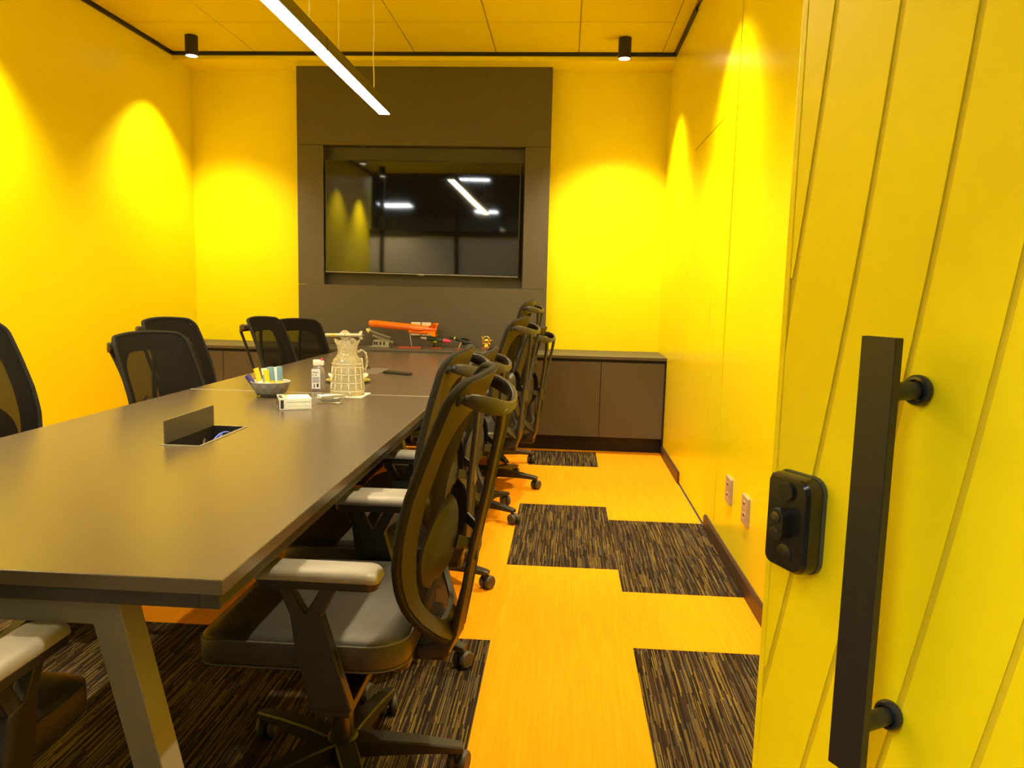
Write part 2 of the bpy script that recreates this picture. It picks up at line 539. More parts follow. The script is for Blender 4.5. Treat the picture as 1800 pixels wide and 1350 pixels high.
# black shadow trims at the ceiling
TZ0, TZ1 = ZC - 0.027, ZC - 0.001
tag(box('trim_2', (XL, YF, TZ0), (XL + 0.016, YS, TZ1), 'black_trim'), kind='structure')
tag(box('trim_3', (XL + .016, YS - 0.016, TZ0), (XR - .016, YS, TZ1), 'black_trim'), kind='structure')
tag(box('trim_4', (XR - 0.016, 5.1, TZ0), (XR, YS, TZ1), 'black_trim'), kind='structure')
tag(box('trim_5', (XR - 0.006, YF, ZC - .012), (XR, 5.1, TZ1), 'black_trim'), kind='structure')

# baseboards
def baseboard(name, y0, y1):
    prism(name, [(XR - 0.014, 0), (XR, 0), (XR, 0.075), (XR - 0.006, 0.075), (XR - 0.014, 0.066)], 'y', y0, y1, 'baseboard_brown')
    tag(bpy.data.objects[name], kind='structure')
baseboard('baseboard_right', YF + .1, 3.96)
baseboard('baseboard_right_far', 4.90, 5.735)
tag(box('baseboard_left', (XL, YF, 0), (XL + 0.014, 5.735, 0.075), 'baseboard_brown'), kind='structure')

# ------------------------------------------------------------------ glass front behind the camera and the office beyond
JX = -0.30
fr = tag(box('trim_6', (XL, YF - 0.04, 2.07), (XR + .1, YF + 0.03, 2.16), 'black_trim'), label='dark transom of the glass front behind the viewer', kind='structure')
for x in (XL + 0.20, -1.75, JX - 0.03, 0.83):
    box('post', (x - 0.03, YF - 0.04, 0), (x + 0.03, YF + 0.03, ZC), 'black_trim', fr)
box('head_rail', (XL, YF - 0.04, ZC - 0.06), (XR + .1, YF + 0.03, ZC), 'black_trim', fr)
k = 1
for a, b in ((XL, XL + .17), (XL + .23, -1.78), (-1.72, JX - .06)):
    w = tag(box('window_%d' % k, (a, YF - 0.008, 0.0), (b, YF + 0.002, 2.07), 'frosted_film'), kind='structure'); k += 1
for a, b in ((XL + .23, -1.78), (-1.72, JX - .06), (JX, .80)):
    w = tag(box('window_%d' % k, (a, YF - 0.008, 2.16), (b, YF + 0.002, ZC - .06), 'pane_glass'), kind='structure'); k += 1
tag(box('floor_office', (-7, -11, -0.06), (4, YF - .1, -0.006), 'office_floor'), kind='structure')
tag(box('ceiling_office', (-7, -11, 3.45), (4, YF - .1, 3.5), 'office_ceiling'), kind='structure')
tag(box('wall_office_back', (-7, -11.1, 0), (4, -11, 3.5), 'office_wall'), kind='structure')
tag(box('wall_office_left', (-7.1, -11, 0), (-7, YF - .1, 3.5), 'office_wall'), kind='structure')
tag(box('wall_office_right', (4, -11, 0), (4.1, YF - .1, 3.5), 'office_wall'), kind='structure')
for i, (x, y, w, l, lab) in enumerate((( -1.95, -2.6, 0.8, 0.6, 'white office light panel, the brightest and widest reflection in the television'),
                          (-4.5, -7.6, 0.8, 0.6, 'white office light panel reflected at the left of the television screen'),
                          (-0.9, -0.75, 1.2, 0.5, 'added unseen white light panel nearest the glass front, brightening the open door'),  # added to throw more light on the open door, kept out of reflections
                          (-2.5, -1.0, 1.2, 0.5, 'added unseen white light panel backlighting the left half of the glass front'),  # added to light the frosted panes from behind
                          (-2.26, -9.0, 0.6, 0.6, 'white office light panel reflected small beside the end of the warm lamp streak'))):
    t = empty('ceiling_light_panel', (x, y, 3.45))
    box('frame', (-w / 2 - .03, -l / 2 - .03, -0.06), (w / 2 + .03, l / 2 + .03, 0.0), 'lamp_housing', t, 0.004)
    box('diffuser', (-w / 2, -l / 2, -0.066), (w / 2, l / 2, -0.058), 'office_glow', t)
    tag(t, lab, 'ceiling light', 'office light panels')

# ------------------------------------------------------------------ open yellow door with pull handle and lock
TH = math.radians(29.5)
DD = Vector((-math.sin(TH), math.cos(TH), 0)); DN = Vector((-math.cos(TH), -math.sin(TH), 0))
DP = Vector((0.40, 0.867, 0.0))
dmat = Matrix(((DD.x, DN.x, 0, DP.x), (DD.y, DN.y, 0, DP.y), (0, 0, 1, 0), (0, 0, 0, 1)))   # local x = along the door to its free edge, y = out of the face
S0, S1, DZ = -0.70, 0.202, 2.10
door = box('door_2', (S0, -0.044, 0.008), (S1, -0.002, DZ), 'door_groove')
door.matrix_world = dmat
tag(door, label='open yellow door with curved grooves, black pull bar and lock', kind='structure')
def groove(z):   # quadratic through three measured points
    pts = ((1.562, 0.063), (1.11, 0.119), (0.671, 0.202))
    r = 0.0
    for i, (zi, si) in enumerate(pts):
        l = 1.0
        for j, (zj, _) in enumerate(pts):
            if i != j: l *= (z - zj) / (zi - zj)
        r += si * l
    return r
zs = [0.008 + (DZ - 0.008) * i / 42 for i in range(43)]
GW = 0.0042
for kx in range(-3, 12):
    # board between groove kx (left, larger s) and kx+1
    rows = []
    for z in zs:
        a = min(groove(z) - 0.0965 * kx - GW, S1); b = max(groove(z) - 0.0965 * (kx + 1) + GW, S0)
        if a - b > 0.0005: rows.append((z, a, b))
        else: rows.append(None)
    good = [r for r in rows if r]
    if len(good) < 2: continue
    bm = bmesh.new()
    prev = None
    for r in rows:
        if not r: 
            prev = None; continue
        z, a, b = r
        cur = [bm.verts.new((a, 0, z)), bm.verts.new((b, 0, z)), bm.verts.new((b, -0.003, z)), bm.verts.new((a, -0.003, z))]
        if prev:
            for i in range(4):
                bm.faces.new((prev[i], prev[(i + 1) % 4], cur[(i + 1) % 4], cur[i]))
        prev = cur
    from_bm('door_board', bm, 'door_yellow', door)
box('edge_strip', (S1, -0.046, 0.008), (S1 + 0.010, 0.001, DZ), 'door_yellow', door, 0.0015)
# pull handle
ph = box('pull_bar', (-0.022, 0.063, 0.69), (0.021, 0.075, 1.188), 'black_metal', door, 0.0008, 1)
for z in (1.128, 0.742):
    my = Matrix.Rotation(-PI / 2, 3, 'X')
    so = lathe('standoff', [(0.0105, 0.0), (0.0105, 0.064)], 'black_plastic', ph, 20, (0.0, 0.0, z), my)
    lathe('ring', [(0.0165, 0.0), (0.0175, 0.002), (0.0175, 0.007), (0.0155, 0.010), (0.0125, 0.0105), (0.0115, 0.004)], 'ring_metal', ph, 28, (0.0, 0.0, z), my)
# lock body
bm = bmesh.new()
poly = []
lx0, lx1, lz0, lz1 = 0.1135, 0.190, 0.868, 0.996
for cx, cz, a0, rr_ in ((lx1 - .010, lz1 - .008, 0, .008), (lx0 + .022, lz1 - .020, PI / 2, .020), (lx0 + .022, lz0 + .020, PI, .020), (lx1 - .014, lz0 + .014, 1.5 * PI, .012)):
    for i in range(6):
        a = a0 + PI / 2 * i / 5
        poly.append((cx + rr_ * math.cos(a), cz + rr_ * math.sin(a)))
rings = []
ccx, ccz = sum(p[0] for p in poly) / len(poly), sum(p[1] for p in poly) / len(poly)
for y, s in ((0.006, 1.0), (0.018, 1.0), (0.026, 0.97), (0.031, 0.88)):
    rings.append([bm.verts.new((ccx + (x - ccx) * s, y, ccz + (z - ccz) * (1 - (1 - s) * .55))) for x, z in poly])
kk = len(poly)
for A, B in zip(rings, rings[1:]):
    for i in range(kk): bm.faces.new((A[i], A[(i + 1) % kk], B[(i + 1) % kk], B[i]))
bm.faces.new(rings[0]); bm.faces.new(list(reversed(rings[-1])))
lock = from_bm('lock_body', bm, 'lock_black', door, True, 0.45)
prism('lock_gasket', [(ccx + (x - ccx) * 1.03, ccz + (z - ccz) * 1.02) for x, z in poly], 'y', -0.0005, 0.0065, 'lock_side', lock)
my = Matrix.Rotation(-PI / 2, 3, 'X')
lathe('round_button', [(0.0125, 0.029), (0.0125, 0.0345), (0.0115, 0.036), (0.002, 0.0362)], 'lock_button', lock, 28, (0.151, 0, 0.976), my)
lathe('round_button', [(0.0125, 0.029), (0.0125, 0.0318), (0.0115, 0.0325), (0.002, 0.0326)], 'lock_button', lock, 28, (0.151, 0, 0.893), my)
th = prism('thumb_turn', [(0.153 + .0125 * math.cos(a), 0.934 + (.0085 if math.sin(a) > 0 else -.0085) + .0125 * math.sin(a)) for a in [2 * PI * i / 28 for i in range(28)]], 'y', 0.028, 0.048, 'lock_button', lock)
lathe('key_cylinder', [(0.0075, 0.046), (0.0075, 0.0495), (0.006, 0.050), (0.001, 0.050)], 'lock_brass', lock, 24, (0.153, 0, 0.943), my)
lathe('key_core', [(0.0032, 0.0495), (0.0032, 0.0505), (0.0005, 0.0505)], 'socket_hole', lock, 16, (0.153, 0, 0.943), my)
prism('turn_knob', [(0.153 + .0085 * math.cos(a), 0.924 + .0065 * math.sin(a)) for a in [PI * i / 12 for i in range(13)]], 'y', 0.047, 0.0495, 'lock_brass', lock)

# ------------------------------------------------------------------ ceiling spotlights
def spotlight(x, y, label, watts=SPOT_WATTS):
    t = empty('ceiling_spotlight', (x, y, ZC))
    lathe('body', [(0.043, -0.142), (0.046, -0.140), (0.046, -0.002), (0.044, 0.0)], 'light_body', t, 28)
    lathe('lens', [(0.041, -0.1425), (0.036, -0.1432), (0.001, -0.1435)], 'spot_glow', t, 28)
    ld = bpy.data.lights.new('spot_beam', 'SPOT')
    ld.energy = watts; ld.color = SPOT_COL
    ld.spot_size = math.radians(100); ld.spot_blend = 0.7; ld.shadow_soft_size = 0.035
    lo = bpy.data.objects.new('spot_beam', ld)
    lo.location = (0, 0, -0.15); COL.objects.link(lo); lo.parent = t
    return tag(t, label, 'spotlight', 'black cylinder ceiling spotlights')
spotlight(-2.81, 5.66, 'black cylinder spotlight on the ceiling by the far left corner', SPOT_WATTS * 0.72)
spotlight(0.373, 5.695, 'black cylinder spotlight on the ceiling by the far right corner')
spotlight(-2.81, 3.80, 'black cylinder spotlight over the middle of the left wall', SPOT_WATTS * 0.8)
spotlight(0.373, 3.80, 'black cylinder spotlight over the middle of the right wall')
spotlight(-2.81, 1.92, 'black cylinder spotlight over the left wall beside the nearest left chair')
spotlight(-2.81, 0.80, 'added black cylinder spotlight brightening the near end of the left wall', SPOT_WATTS * 2.2)  # added outside the regular spacing so the bright wall lights the door
spotlight(0.373, 1.92, 'black cylinder spotlight over the open yellow door')

# ------------------------------------------------------------------ linear pendant lamp
LX, LZ, LY0, LY1 = -1.155, 2.300, 1.45, 4.80
lp = empty('linear_pendant_light', (LX, (LY0 + LY1) / 2, LZ))
hl = (LY1 - LY0) / 2
bm = bmesh.new(); add_box(bm, (-0.034, -hl, 0.004), (0.034, hl, 0.062)); bevel_all(bm, 0.002, 1)
hs = from_bm('housing', bm, 'lamp_housing', lp)
box('end_cap', (-0.034, hl, 0.0), (0.034, hl + 0.004, 0.062), 'lamp_housing', hs)
box('end_cap', (-0.034, -hl - 0.004, 0.0), (0.034, -hl, 0.062), 'lamp_housing', hs)
box('joint_band', (-0.0345, 0.42, -0.0015), (0.0345, 0.426, 0.0625), 'black_trim', hs)
box('diffuser', (-0.031, -hl, -0.001), (0.031, hl, 0.005), 'lamp_glow', lp)
def wire(y, r, wob=0.0):
    bm = bmesh.new()
    n = 14
    add_tube(bm, [(wob * math.sin(i * 1.1), y + wob * math.cos(i * 0.8), 0.062 + (ZC - LZ - 0.062) * i / n) for i in range(n + 1)], r, 6)
    return from_bm('suspension_wire', bm, 'wire', lp, True)
yc = (LY0 + LY1) / 2
wire(4.53 - yc, 0.0034, 0.002); wire(3.84 - yc, 0.0022); wire(3.40 - yc, 0.0034, 0.002); wire(1.75 - yc, 0.0015)
tag(lp, 'long bar pendant lamp glowing warm white above the table', 'pendant lamp')

# ------------------------------------------------------------------ media wall panel, television, sockets
PY = 6.20
mp = empty('media_panel', (-1.18, PY, 0.752))
mp.location = (0, 0, 0)
PX0, PX1, NX0, NX1, NZ0, NZ1 = -2.214, -0.150, -1.996, -0.350, 1.246, 2.370
g = 0.0012
box('panel_board', (PX0, PY, NZ1 + g), (PX1, YB - .002, ZS - .001), 'panel_grey', mp, 0.001, 1)
box('panel_board', (PX0, PY, NZ0 + g), (NX0, YB - .002, NZ1 - g), 'panel_grey', mp, 0.001, 1)
box('panel_board', (NX1, PY, NZ0 + g), (PX1, YB - .002, NZ1 - g), 'panel_grey', mp, 0.001, 1)
box('panel_board', (PX0, PY, 0.752), (PX1, YB - .002, NZ0 - g), 'panel_grey', mp, 0.001, 1)
box('niche_back', (NX0, YB - 0.02, NZ0), (NX1, YB - .002, NZ1), 'panel_grey', mp)
tag(mp, 'tall dark grey panel with a recess holding the television', 'wall panel')

tv = empty('television', (-1.178, 6.20, 1.795))
tw, thh = 0.797, 0.453
box('back_shell', (-tw + .02, 0.012, -thh + .02), (tw - .02, 0.05, thh - .02), 'tv_bezel', tv, 0.006)
box('wall_mount', (-0.25, 0.05, -0.2), (0.25, 0.109, 0.2), 'tv_bezel', tv, 0.004)
box('bezel', (-tw, -0.022, -thh), (tw, 0.014, thh), 'tv_bezel', tv, 0.003)
box('screen', (-tw + .008, -0.0235, -thh + .012), (tw - .008, -0.0215, thh - .008), 'tv_screen', tv)
box('lower_trim', (-tw + .003, -0.0245, -thh + .001), (tw - .003, -0.021, -thh + .007), 'tv_trim', tv)
box('badge', (-0.025, -0.028, -thh - .007), (0.025, -0.018, -thh + .002), 'tv_trim', tv, 0.001)
tv.rotation_euler = (0, math.radians(0.35), 0)
tag(tv, 'large black flat-screen television hung in the dark recess', 'television')

def socket_plate(x, z, label):
    t = empty('socket_plate', (x, PY, z))
    box('cover', (-0.040, -0.009, -0.025), (0.040, 0.0, 0.025), 'socket_white', t, 0.004)
    for dx in (-0.017, 0.017):
        box('outlet_insert', (dx - .011, -0.0105, -0.014), (dx + .011, -0.008, 0.014), 'cap_white', t, 0.002)
    tag(t, label, 'socket', 'white socket plates on the dark panel')
socket_plate(-1.223, 0.928, 'white socket plate, upper left of four behind the orange missile model')
socket_plate(-1.134, 0.928, 'white socket plate, upper right of four behind the orange missile model')
socket_plate(-1.223, 0.868, 'white socket plate, lower left of four behind the orange missile model')
socket_plate(-1.134, 0.868, 'white socket plate, lower right of four behind the orange missile model')

# ------------------------------------------------------------------ credenza: cabinet units and one worktop
DW = (XR - XL) / 8
cl = ('at the far left corner, behind the left chairs', 'left of the dark panel centre, behind the table end',
      'right of the dark panel centre, behind the right chairs', 'at the far right corner by the yellow wall')
for i in range(4):
    x0, x1 = XL + 2 * DW * i, XL + 2 * DW * (i + 1)
    t = empty('low_cabinet', ((x0 + x1) / 2, 5.75, 0))
    w = DW
    box('body', (-w, 0.02, 0.125), (w, 0.57 if not 0 < i < 3 else 0.44, 0.728), 'cabinet_dark', t)
    box('plinth', (-w, 0.10, 0.0), (w, 0.12, 0.125), 'cabinet_dark', t)
    for s in (-1, 1):
        a, b = (-w + .002, -.002) if s < 0 else (.002, w - .002)
        if i == 3 and s > 0: b -= 0.012
        if i == 0 and s < 0: a += 0.012
        box('door', (a, 0.0, 0.128), (b, 0.019, 0.706), 'cabinet_grey', t, 0.0012, 1)
    if i == 3: box('end_panel', (w - .012, -0.004, 0.03), (w - .0005, 0.55, 0.728), 'cabinet_dark', t)
    if i == 0: box('end_panel', (-w + .0005, -0.004, 0.03), (-w + .012, 0.55, 0.728), 'cabinet_dark', t)
    tag(t, 'dark grey two-door low cabinet ' + cl[i], 'cabinet', 'low cabinets along the back wall')
bm = bmesh.new()
wt = box('worktop', (XL + .001, 5.736, 0.729), (XR - .001, YB - .001, 0.7515), 'cabinet_grey', None, 0.0012, 1)
tag(wt, 'long dark grey worktop over the low cabinets, carrying the models', 'worktop')

# ------------------------------------------------------------------ wall sockets on the right wall
def wall_outlet(y, z, label):
    t = empty('wall_outlet', (XR, y, z))
    box('cover', (-0.011, -0.052, -0.061), (0.0, 0.052, 0.061), 'socket_metal', t, 0.003)
    for dz in (-0.024, 0.024):
        i = box('outlet_insert', (-0.0125, -0.018, dz - .015), (-0.010, 0.018, dz + .015), 'socket_insert', t, 0.001)
        box('slot', (-0.0132, -0.010, dz - .002), (-0.0118, 0.012, dz + .010), 'socket_hole', i)
    tag(t, label, 'socket', 'metal double sockets low on the right wall')
wall_outlet(3.445, 0.342, 'metal double socket low on the right wall, the one farther from the open door')
wall_outlet(3.123, 0.342, 'metal double socket low on the right wall, the one nearer the open door')

# ------------------------------------------------------------------ conference table
TX0, TX1, TY0, TYJ, TYF, TZ = -1.727, -0.551, 1.166, 3.378, 5.705, 0.740
CXT = (TX0 + TX1) / 2
tb = empty('conference_table', (CXT, 0, 0)); tb.location = (0, 0, 0)
def slab(name, x0, x1, y0, y1, z0, z1, hole, m, parent):
    hx0, hx1, hy0, hy1 = hole
    X = [x0, hx0, hx1, x1]; Y = [y0, hy0, hy1, y1]
    bm = bmesh.new()
    top = [[bm.verts.new((x, y, z1)) for y in Y] for x in X]
    bot = [[bm.verts.new((x, y, z0)) for y in Y] for x in X]
    for i in range(3):
        for j in range(3):
            if i == 1 and j == 1: continue
            bm.faces.new((top[i][j], top[i + 1][j], top[i + 1][j + 1], top[i][j + 1]))
            bm.faces.new((bot[i][j], bot[i][j + 1], bot[i + 1][j + 1], bot[i + 1][j]))
    for i in range(3):
        bm.faces.new((top[i][0], bot[i][0], bot[i + 1][0], top[i + 1][0]))
        bm.faces.new((top[i][3], top[i + 1][3], bot[i + 1][3], bot[i][3]))
        bm.faces.new((top[0][i], top[0][i + 1], bot[0][i + 1], bot[0][i]))
        bm.faces.new((top[3][i], bot[3][i], bot[3][i + 1], top[3][i + 1]))
    bm.faces.new((top[1][1], top[1][2], bot[1][2], bot[1][1])); bm.faces.new((top[2][1], bot[2][1], bot[2][2], top[2][2]))
    bm.faces.new((top[1][1], bot[1][1], bot[2][1], top[2][1])); bm.faces.new((top[1][2], top[2][2], bot[2][2], bot[1][2]))
    bmesh.ops.recalc_face_normals(bm, faces=bm.faces)
    es = [e for e in bm.edges if e.calc_face_angle(0) > 1.0]
    bmesh.ops.bevel(bm, geom=es, offset=0.0014, segments=1, affect='EDGES')
    return from_bm(name, bm, m, parent)
H1 = (-1.200, -1.085, 2.168, 2.498); H2 = (-1.170, -1.058, 4.235, 4.50)
tt1 = slab('table_top', TX0, TX1, TY0, TYJ - 0.0016, 0.713, TZ, H1, 'laminate', tb)
tt2 = slab('table_top', TX0, TX1, TYJ + 0.0016, TYF, 0.713, TZ, H2, 'laminate', tb)
box('joint_strip', (TX0 + .002, TYJ - 0.0016, 0.714), (TX1 - .002, TYJ + 0.0016, TZ + 0.0003), 'joint_metal', tb)
for (y0, y1) in ((TY0 + .012, TYJ - .02), (TYJ + .02, TYF - .012)):
    for x in (TX0 + .012, TX1 - .046): box('rail', (x, y0, 0.684), (x + .034, y1, 0.7128), 'table_dark', tb)
    for y in (y0, y1 - .034): box('rail', (TX0 + .047, y, 0.684), (TX1 - .047, y + .034, 0.7128), 'table_dark', tb)
def portal(y, parent):
    c = CXT
    t, bot = 0.384, 0.540
    outer = [(-bot - 0.0, 0), (-t, 0.684), (t, 0.684), (bot, 0), (bot - .052, 0), (t - .046, 0.634), (-t + .046, 0.634), (-bot + .052, 0)]
    bm = bmesh.new()
    A = [bm.verts.new((c + x, y, z)) for x, z in outer]; B = [bm.verts.new((c + x, y + 0.06, z)) for x, z in outer]
    quads = ((0, 1, 6, 7), (1, 2, 5, 6), (2, 3, 4, 5))
    for q in quads:
        bm.faces.new([A[i] for i in q]); bm.faces.new([B[i] for i in reversed(q)])
    for i in range(8):
        bm.faces.new((A[i], B[i], B[(i + 1) % 8], A[(i + 1) % 8]))
    bmesh.ops.recalc_face_normals(bm, faces=bm.faces)
    es = [e for e in bm.edges if e.calc_face_angle(0) > 0.5]
    bmesh.ops.bevel(bm, geom=es, offset=0.002, segments=1, affect='EDGES')
    return from_bm('leg_frame', bm, 'table_metal', parent)
for y in (1.20, TYJ - 0.03, TYF - 0.10): portal(y, tb)
for x in (CXT - .25, CXT + .21): box('cross_beam', (x, 1.262, 0.64), (x + .04, TYF - .102, 0.68), 'table_dark', tb)
box('cable_riser', (CXT - .07, 3.42, 0.0), (CXT + .07, 3.56, 0.684), 'table_dark', tb, 0.004)
for hi, (hx0, hx1, hy0, hy1) in enumerate((H1, H2)):
    bm = bmesh.new()
    tt = 0.002
    add_box(bm, (hx0 + .0005, hy0 + .0005, 0.645), (hx0 + tt + .0005, hy1 - .0005, TZ + .001)); add_box(bm, (hx1 - tt, hy0, 0.645), (hx1 - .0005, hy1, TZ + .001))
    add_box(bm, (hx0, hy0 + .0005, 0.645), (hx1, hy0 + tt + .0005, TZ + .001)); add_box(bm, (hx0, hy1 - tt, 0.645), (hx1, hy1 - .0005, TZ + .001))
    add_box(bm, (hx0, hy0, 0.643), (hx1, hy1, 0.646))
    hb = from_bm('cable_box', bm, 'cabinet_dark', tb)
    bm = bmesh.new()
    for lo, h2 in (((hx0 - .006, hy0 - .006), (hx1 + .006, hy0 + .002)), ((hx0 - .006, hy1 - .002), (hx1 + .006, hy1 + .006)), ((hx0 - .006, hy0 + .002), (hx0 + .002, hy1 - .002)), ((hx1 - .002, hy0 + .002), (hx1 + .006, hy1 - .002))):
        add_box(bm, (lo[0], lo[1], TZ), (h2[0], h2[1], TZ + 0.0022))
    from_bm('hatch_rim', bm, 'hatch_metal', hb)
    box('hatch_lid', (hx0 + .002, hy0 + .004, TZ + .002), (hx0 + .006, hy1 - .004, TZ + (0.073 if hi == 0 else 0.016)), 'hatch_lid', hb, 0.0002, 1)
    if hi: box('hatch_cover', (hx0 + .007, hy0 + .003, TZ - .002), (hx1 - .003, hy1 - .003, TZ + .0012), 'laminate_edge', hb)
tag(tb, 'long dark laminate conference table on slanted grey metal legs', 'table')

def cable(name, pts, r, m, label, cat='cable'):
    # smooth catmull
    P = [Vector(p) for p in pts]; out = []
    for i in range(len(P) - 1):
        p0, p1, p2, p3 = P[max(i - 1, 0)], P[i], P[i + 1], P[min(i + 2, len(P) - 1)]
        for k_ in range(8):
            t = k_ / 8
            out.append(0.5 * ((2 * p1) + (p2 - p0) * t + (2 * p0 - 5 * p1 + 4 * p2 - p3) * t * t + (3 * p1 - p0 - 3 * p2 + p3) * t ** 3))
    out.append(P[-1])
    bm = bmesh.new(); add_tube(bm, out, r, 8)
    o = from_bm(name, bm, m, None, True)
    return tag(o, label, cat, 'cables in the table hatch')
cable('data_cable', [(-1.12, 2.24, .650), (-1.125, 2.30, .700), (-1.115, 2.36, .737), (-1.108, 2.42, .734), (-1.115, 2.475, .690)], 0.0032, 'cable_blue', 'blue data cable looping highest inside the near table hatch')
cable('data_cable', [(-1.155, 2.28, .652), (-1.14, 2.33, .690), (-1.13, 2.40, .722), (-1.15, 2.46, .715), (-1.16, 2.48, .660)], 0.0032, 'cable_blue', 'blue data cable lying low inside the near table hatch')
cable('video_cable', [(-1.14, 2.22, .652), (-1.12, 2.245, .705), (-1.135, 2.30, .728), (-1.16, 2.36, .718), (-1.15, 2.42, .670)], 0.0042, 'black_plastic', 'black video cable arching inside the near table hatch')
cable('power_cable', [(-1.10, 2.36, .652), (-1.096, 2.40, .700), (-1.11, 2.44, .724), (-1.13, 2.47, .700), (-1.14, 2.485, .655)], 0.0028, 'cable_grey', 'pale grey cable arching at the far end of the near table hatch')
pk = empty('cable_plug', (-1.118, 2.215, 0.647))
lathe('plug_body', [(0.006, 0.0), (0.007, 0.004), (0.007, 0.050), (0.005, 0.058)], 'cap_white', pk, 14)
lathe('plug_tip', [(0.0045, 0.058), (0.0045, 0.068), (0.003, 0.070)], 'cable_grey', pk, 14)
tag(pk, 'small white cable plug standing in the near table hatch', 'plug')

# ------------------------------------------------------------------ office chair
BZ0, BZ1 = 0.415, 1.032
B_PROF = [(.40, .272), (.43, .259), (.465, .236), (.497, .216), (.53, .200), (.558, .190), (.60, .183), (.645, .1815), (.694, .186), (.75, .197), (.793, .208), (.84, .225), (.89, .243), (.93, .258), (.962, .271), (.99, .282), (1.01, .292), (1.032, .306)]
W_PROF = [(.415, .085), (.44, .118), (.47, .152), (.50, .180), (.54, .205), (.58, .222), (.63, .234), (.70, .240), (.80, .239), (.90, .234), (.98, .228), (1.032, .222)]
def back_pt(u, z, off=0.0):
    b = lerp_table(B_PROF, z); w = lerp_table(W_PROF, z)
    sag = 0.050 * min(1.0, (z - 0.38) / 0.25)
    zz = z + (0.014 * (1 - u * u) if z > 1.0 else 0.014 * (1 - u * u) * max(0, (z - .8) / .2))
    return Vector((u * w, -(b + sag * (1 - u * u) + off), zz))
def contour(n, ins_u, zlo, zhi, rc, rb):
    """closed rounded outline in (u, z)"""
    pts = []
    W = 0.235
    ul = 1 - ins_u
    def arc(cx, cz, a0, a1, r, k_):
        for i in range(k_ + 1):
            a = a0 + (a1 - a0) * i / k_
            pts.append((cx + r * math.cos(a) / W, cz + r * math.sin(a)))
    def seg(u0, z0, u1, z1, k_):
        for i in range(1, k_): pts.append((u0 + (u1 - u0) * i / k_, z0 + (z1 - z0) * i / k_))
    arc(ul - rc / W, zhi - rc, 0, PI / 2, rc, 7)
    seg(ul - rc / W, zhi, -ul + rc / W, zhi, 12)
    arc(-ul + rc / W, zhi - rc, PI / 2, PI, rc, 7)
    seg(-ul, zhi - rc, -ul, zlo + rb, 22)
    arc(-ul + rb / W, zlo + rb, PI, 1.5 * PI, rb, 7)
    seg(-ul + rb / W, zlo, ul - rb / W, zlo, 8)
    arc(ul - rb / W, zlo + rb, 1.5 * PI, 2 * PI, rb, 7)
    seg(ul, zlo + rb, ul, zhi - rc, 22)
    return pts
OUT = contour(0, 0.0, BZ0, BZ1, 0.040, 0.03)
INN = contour(0, 0.225, 0.462, 0.955, 0.085, 0.085)

def sweep_rect(bm, pts, wd, w, t): add_strip(bm, pts, wd, w, t)

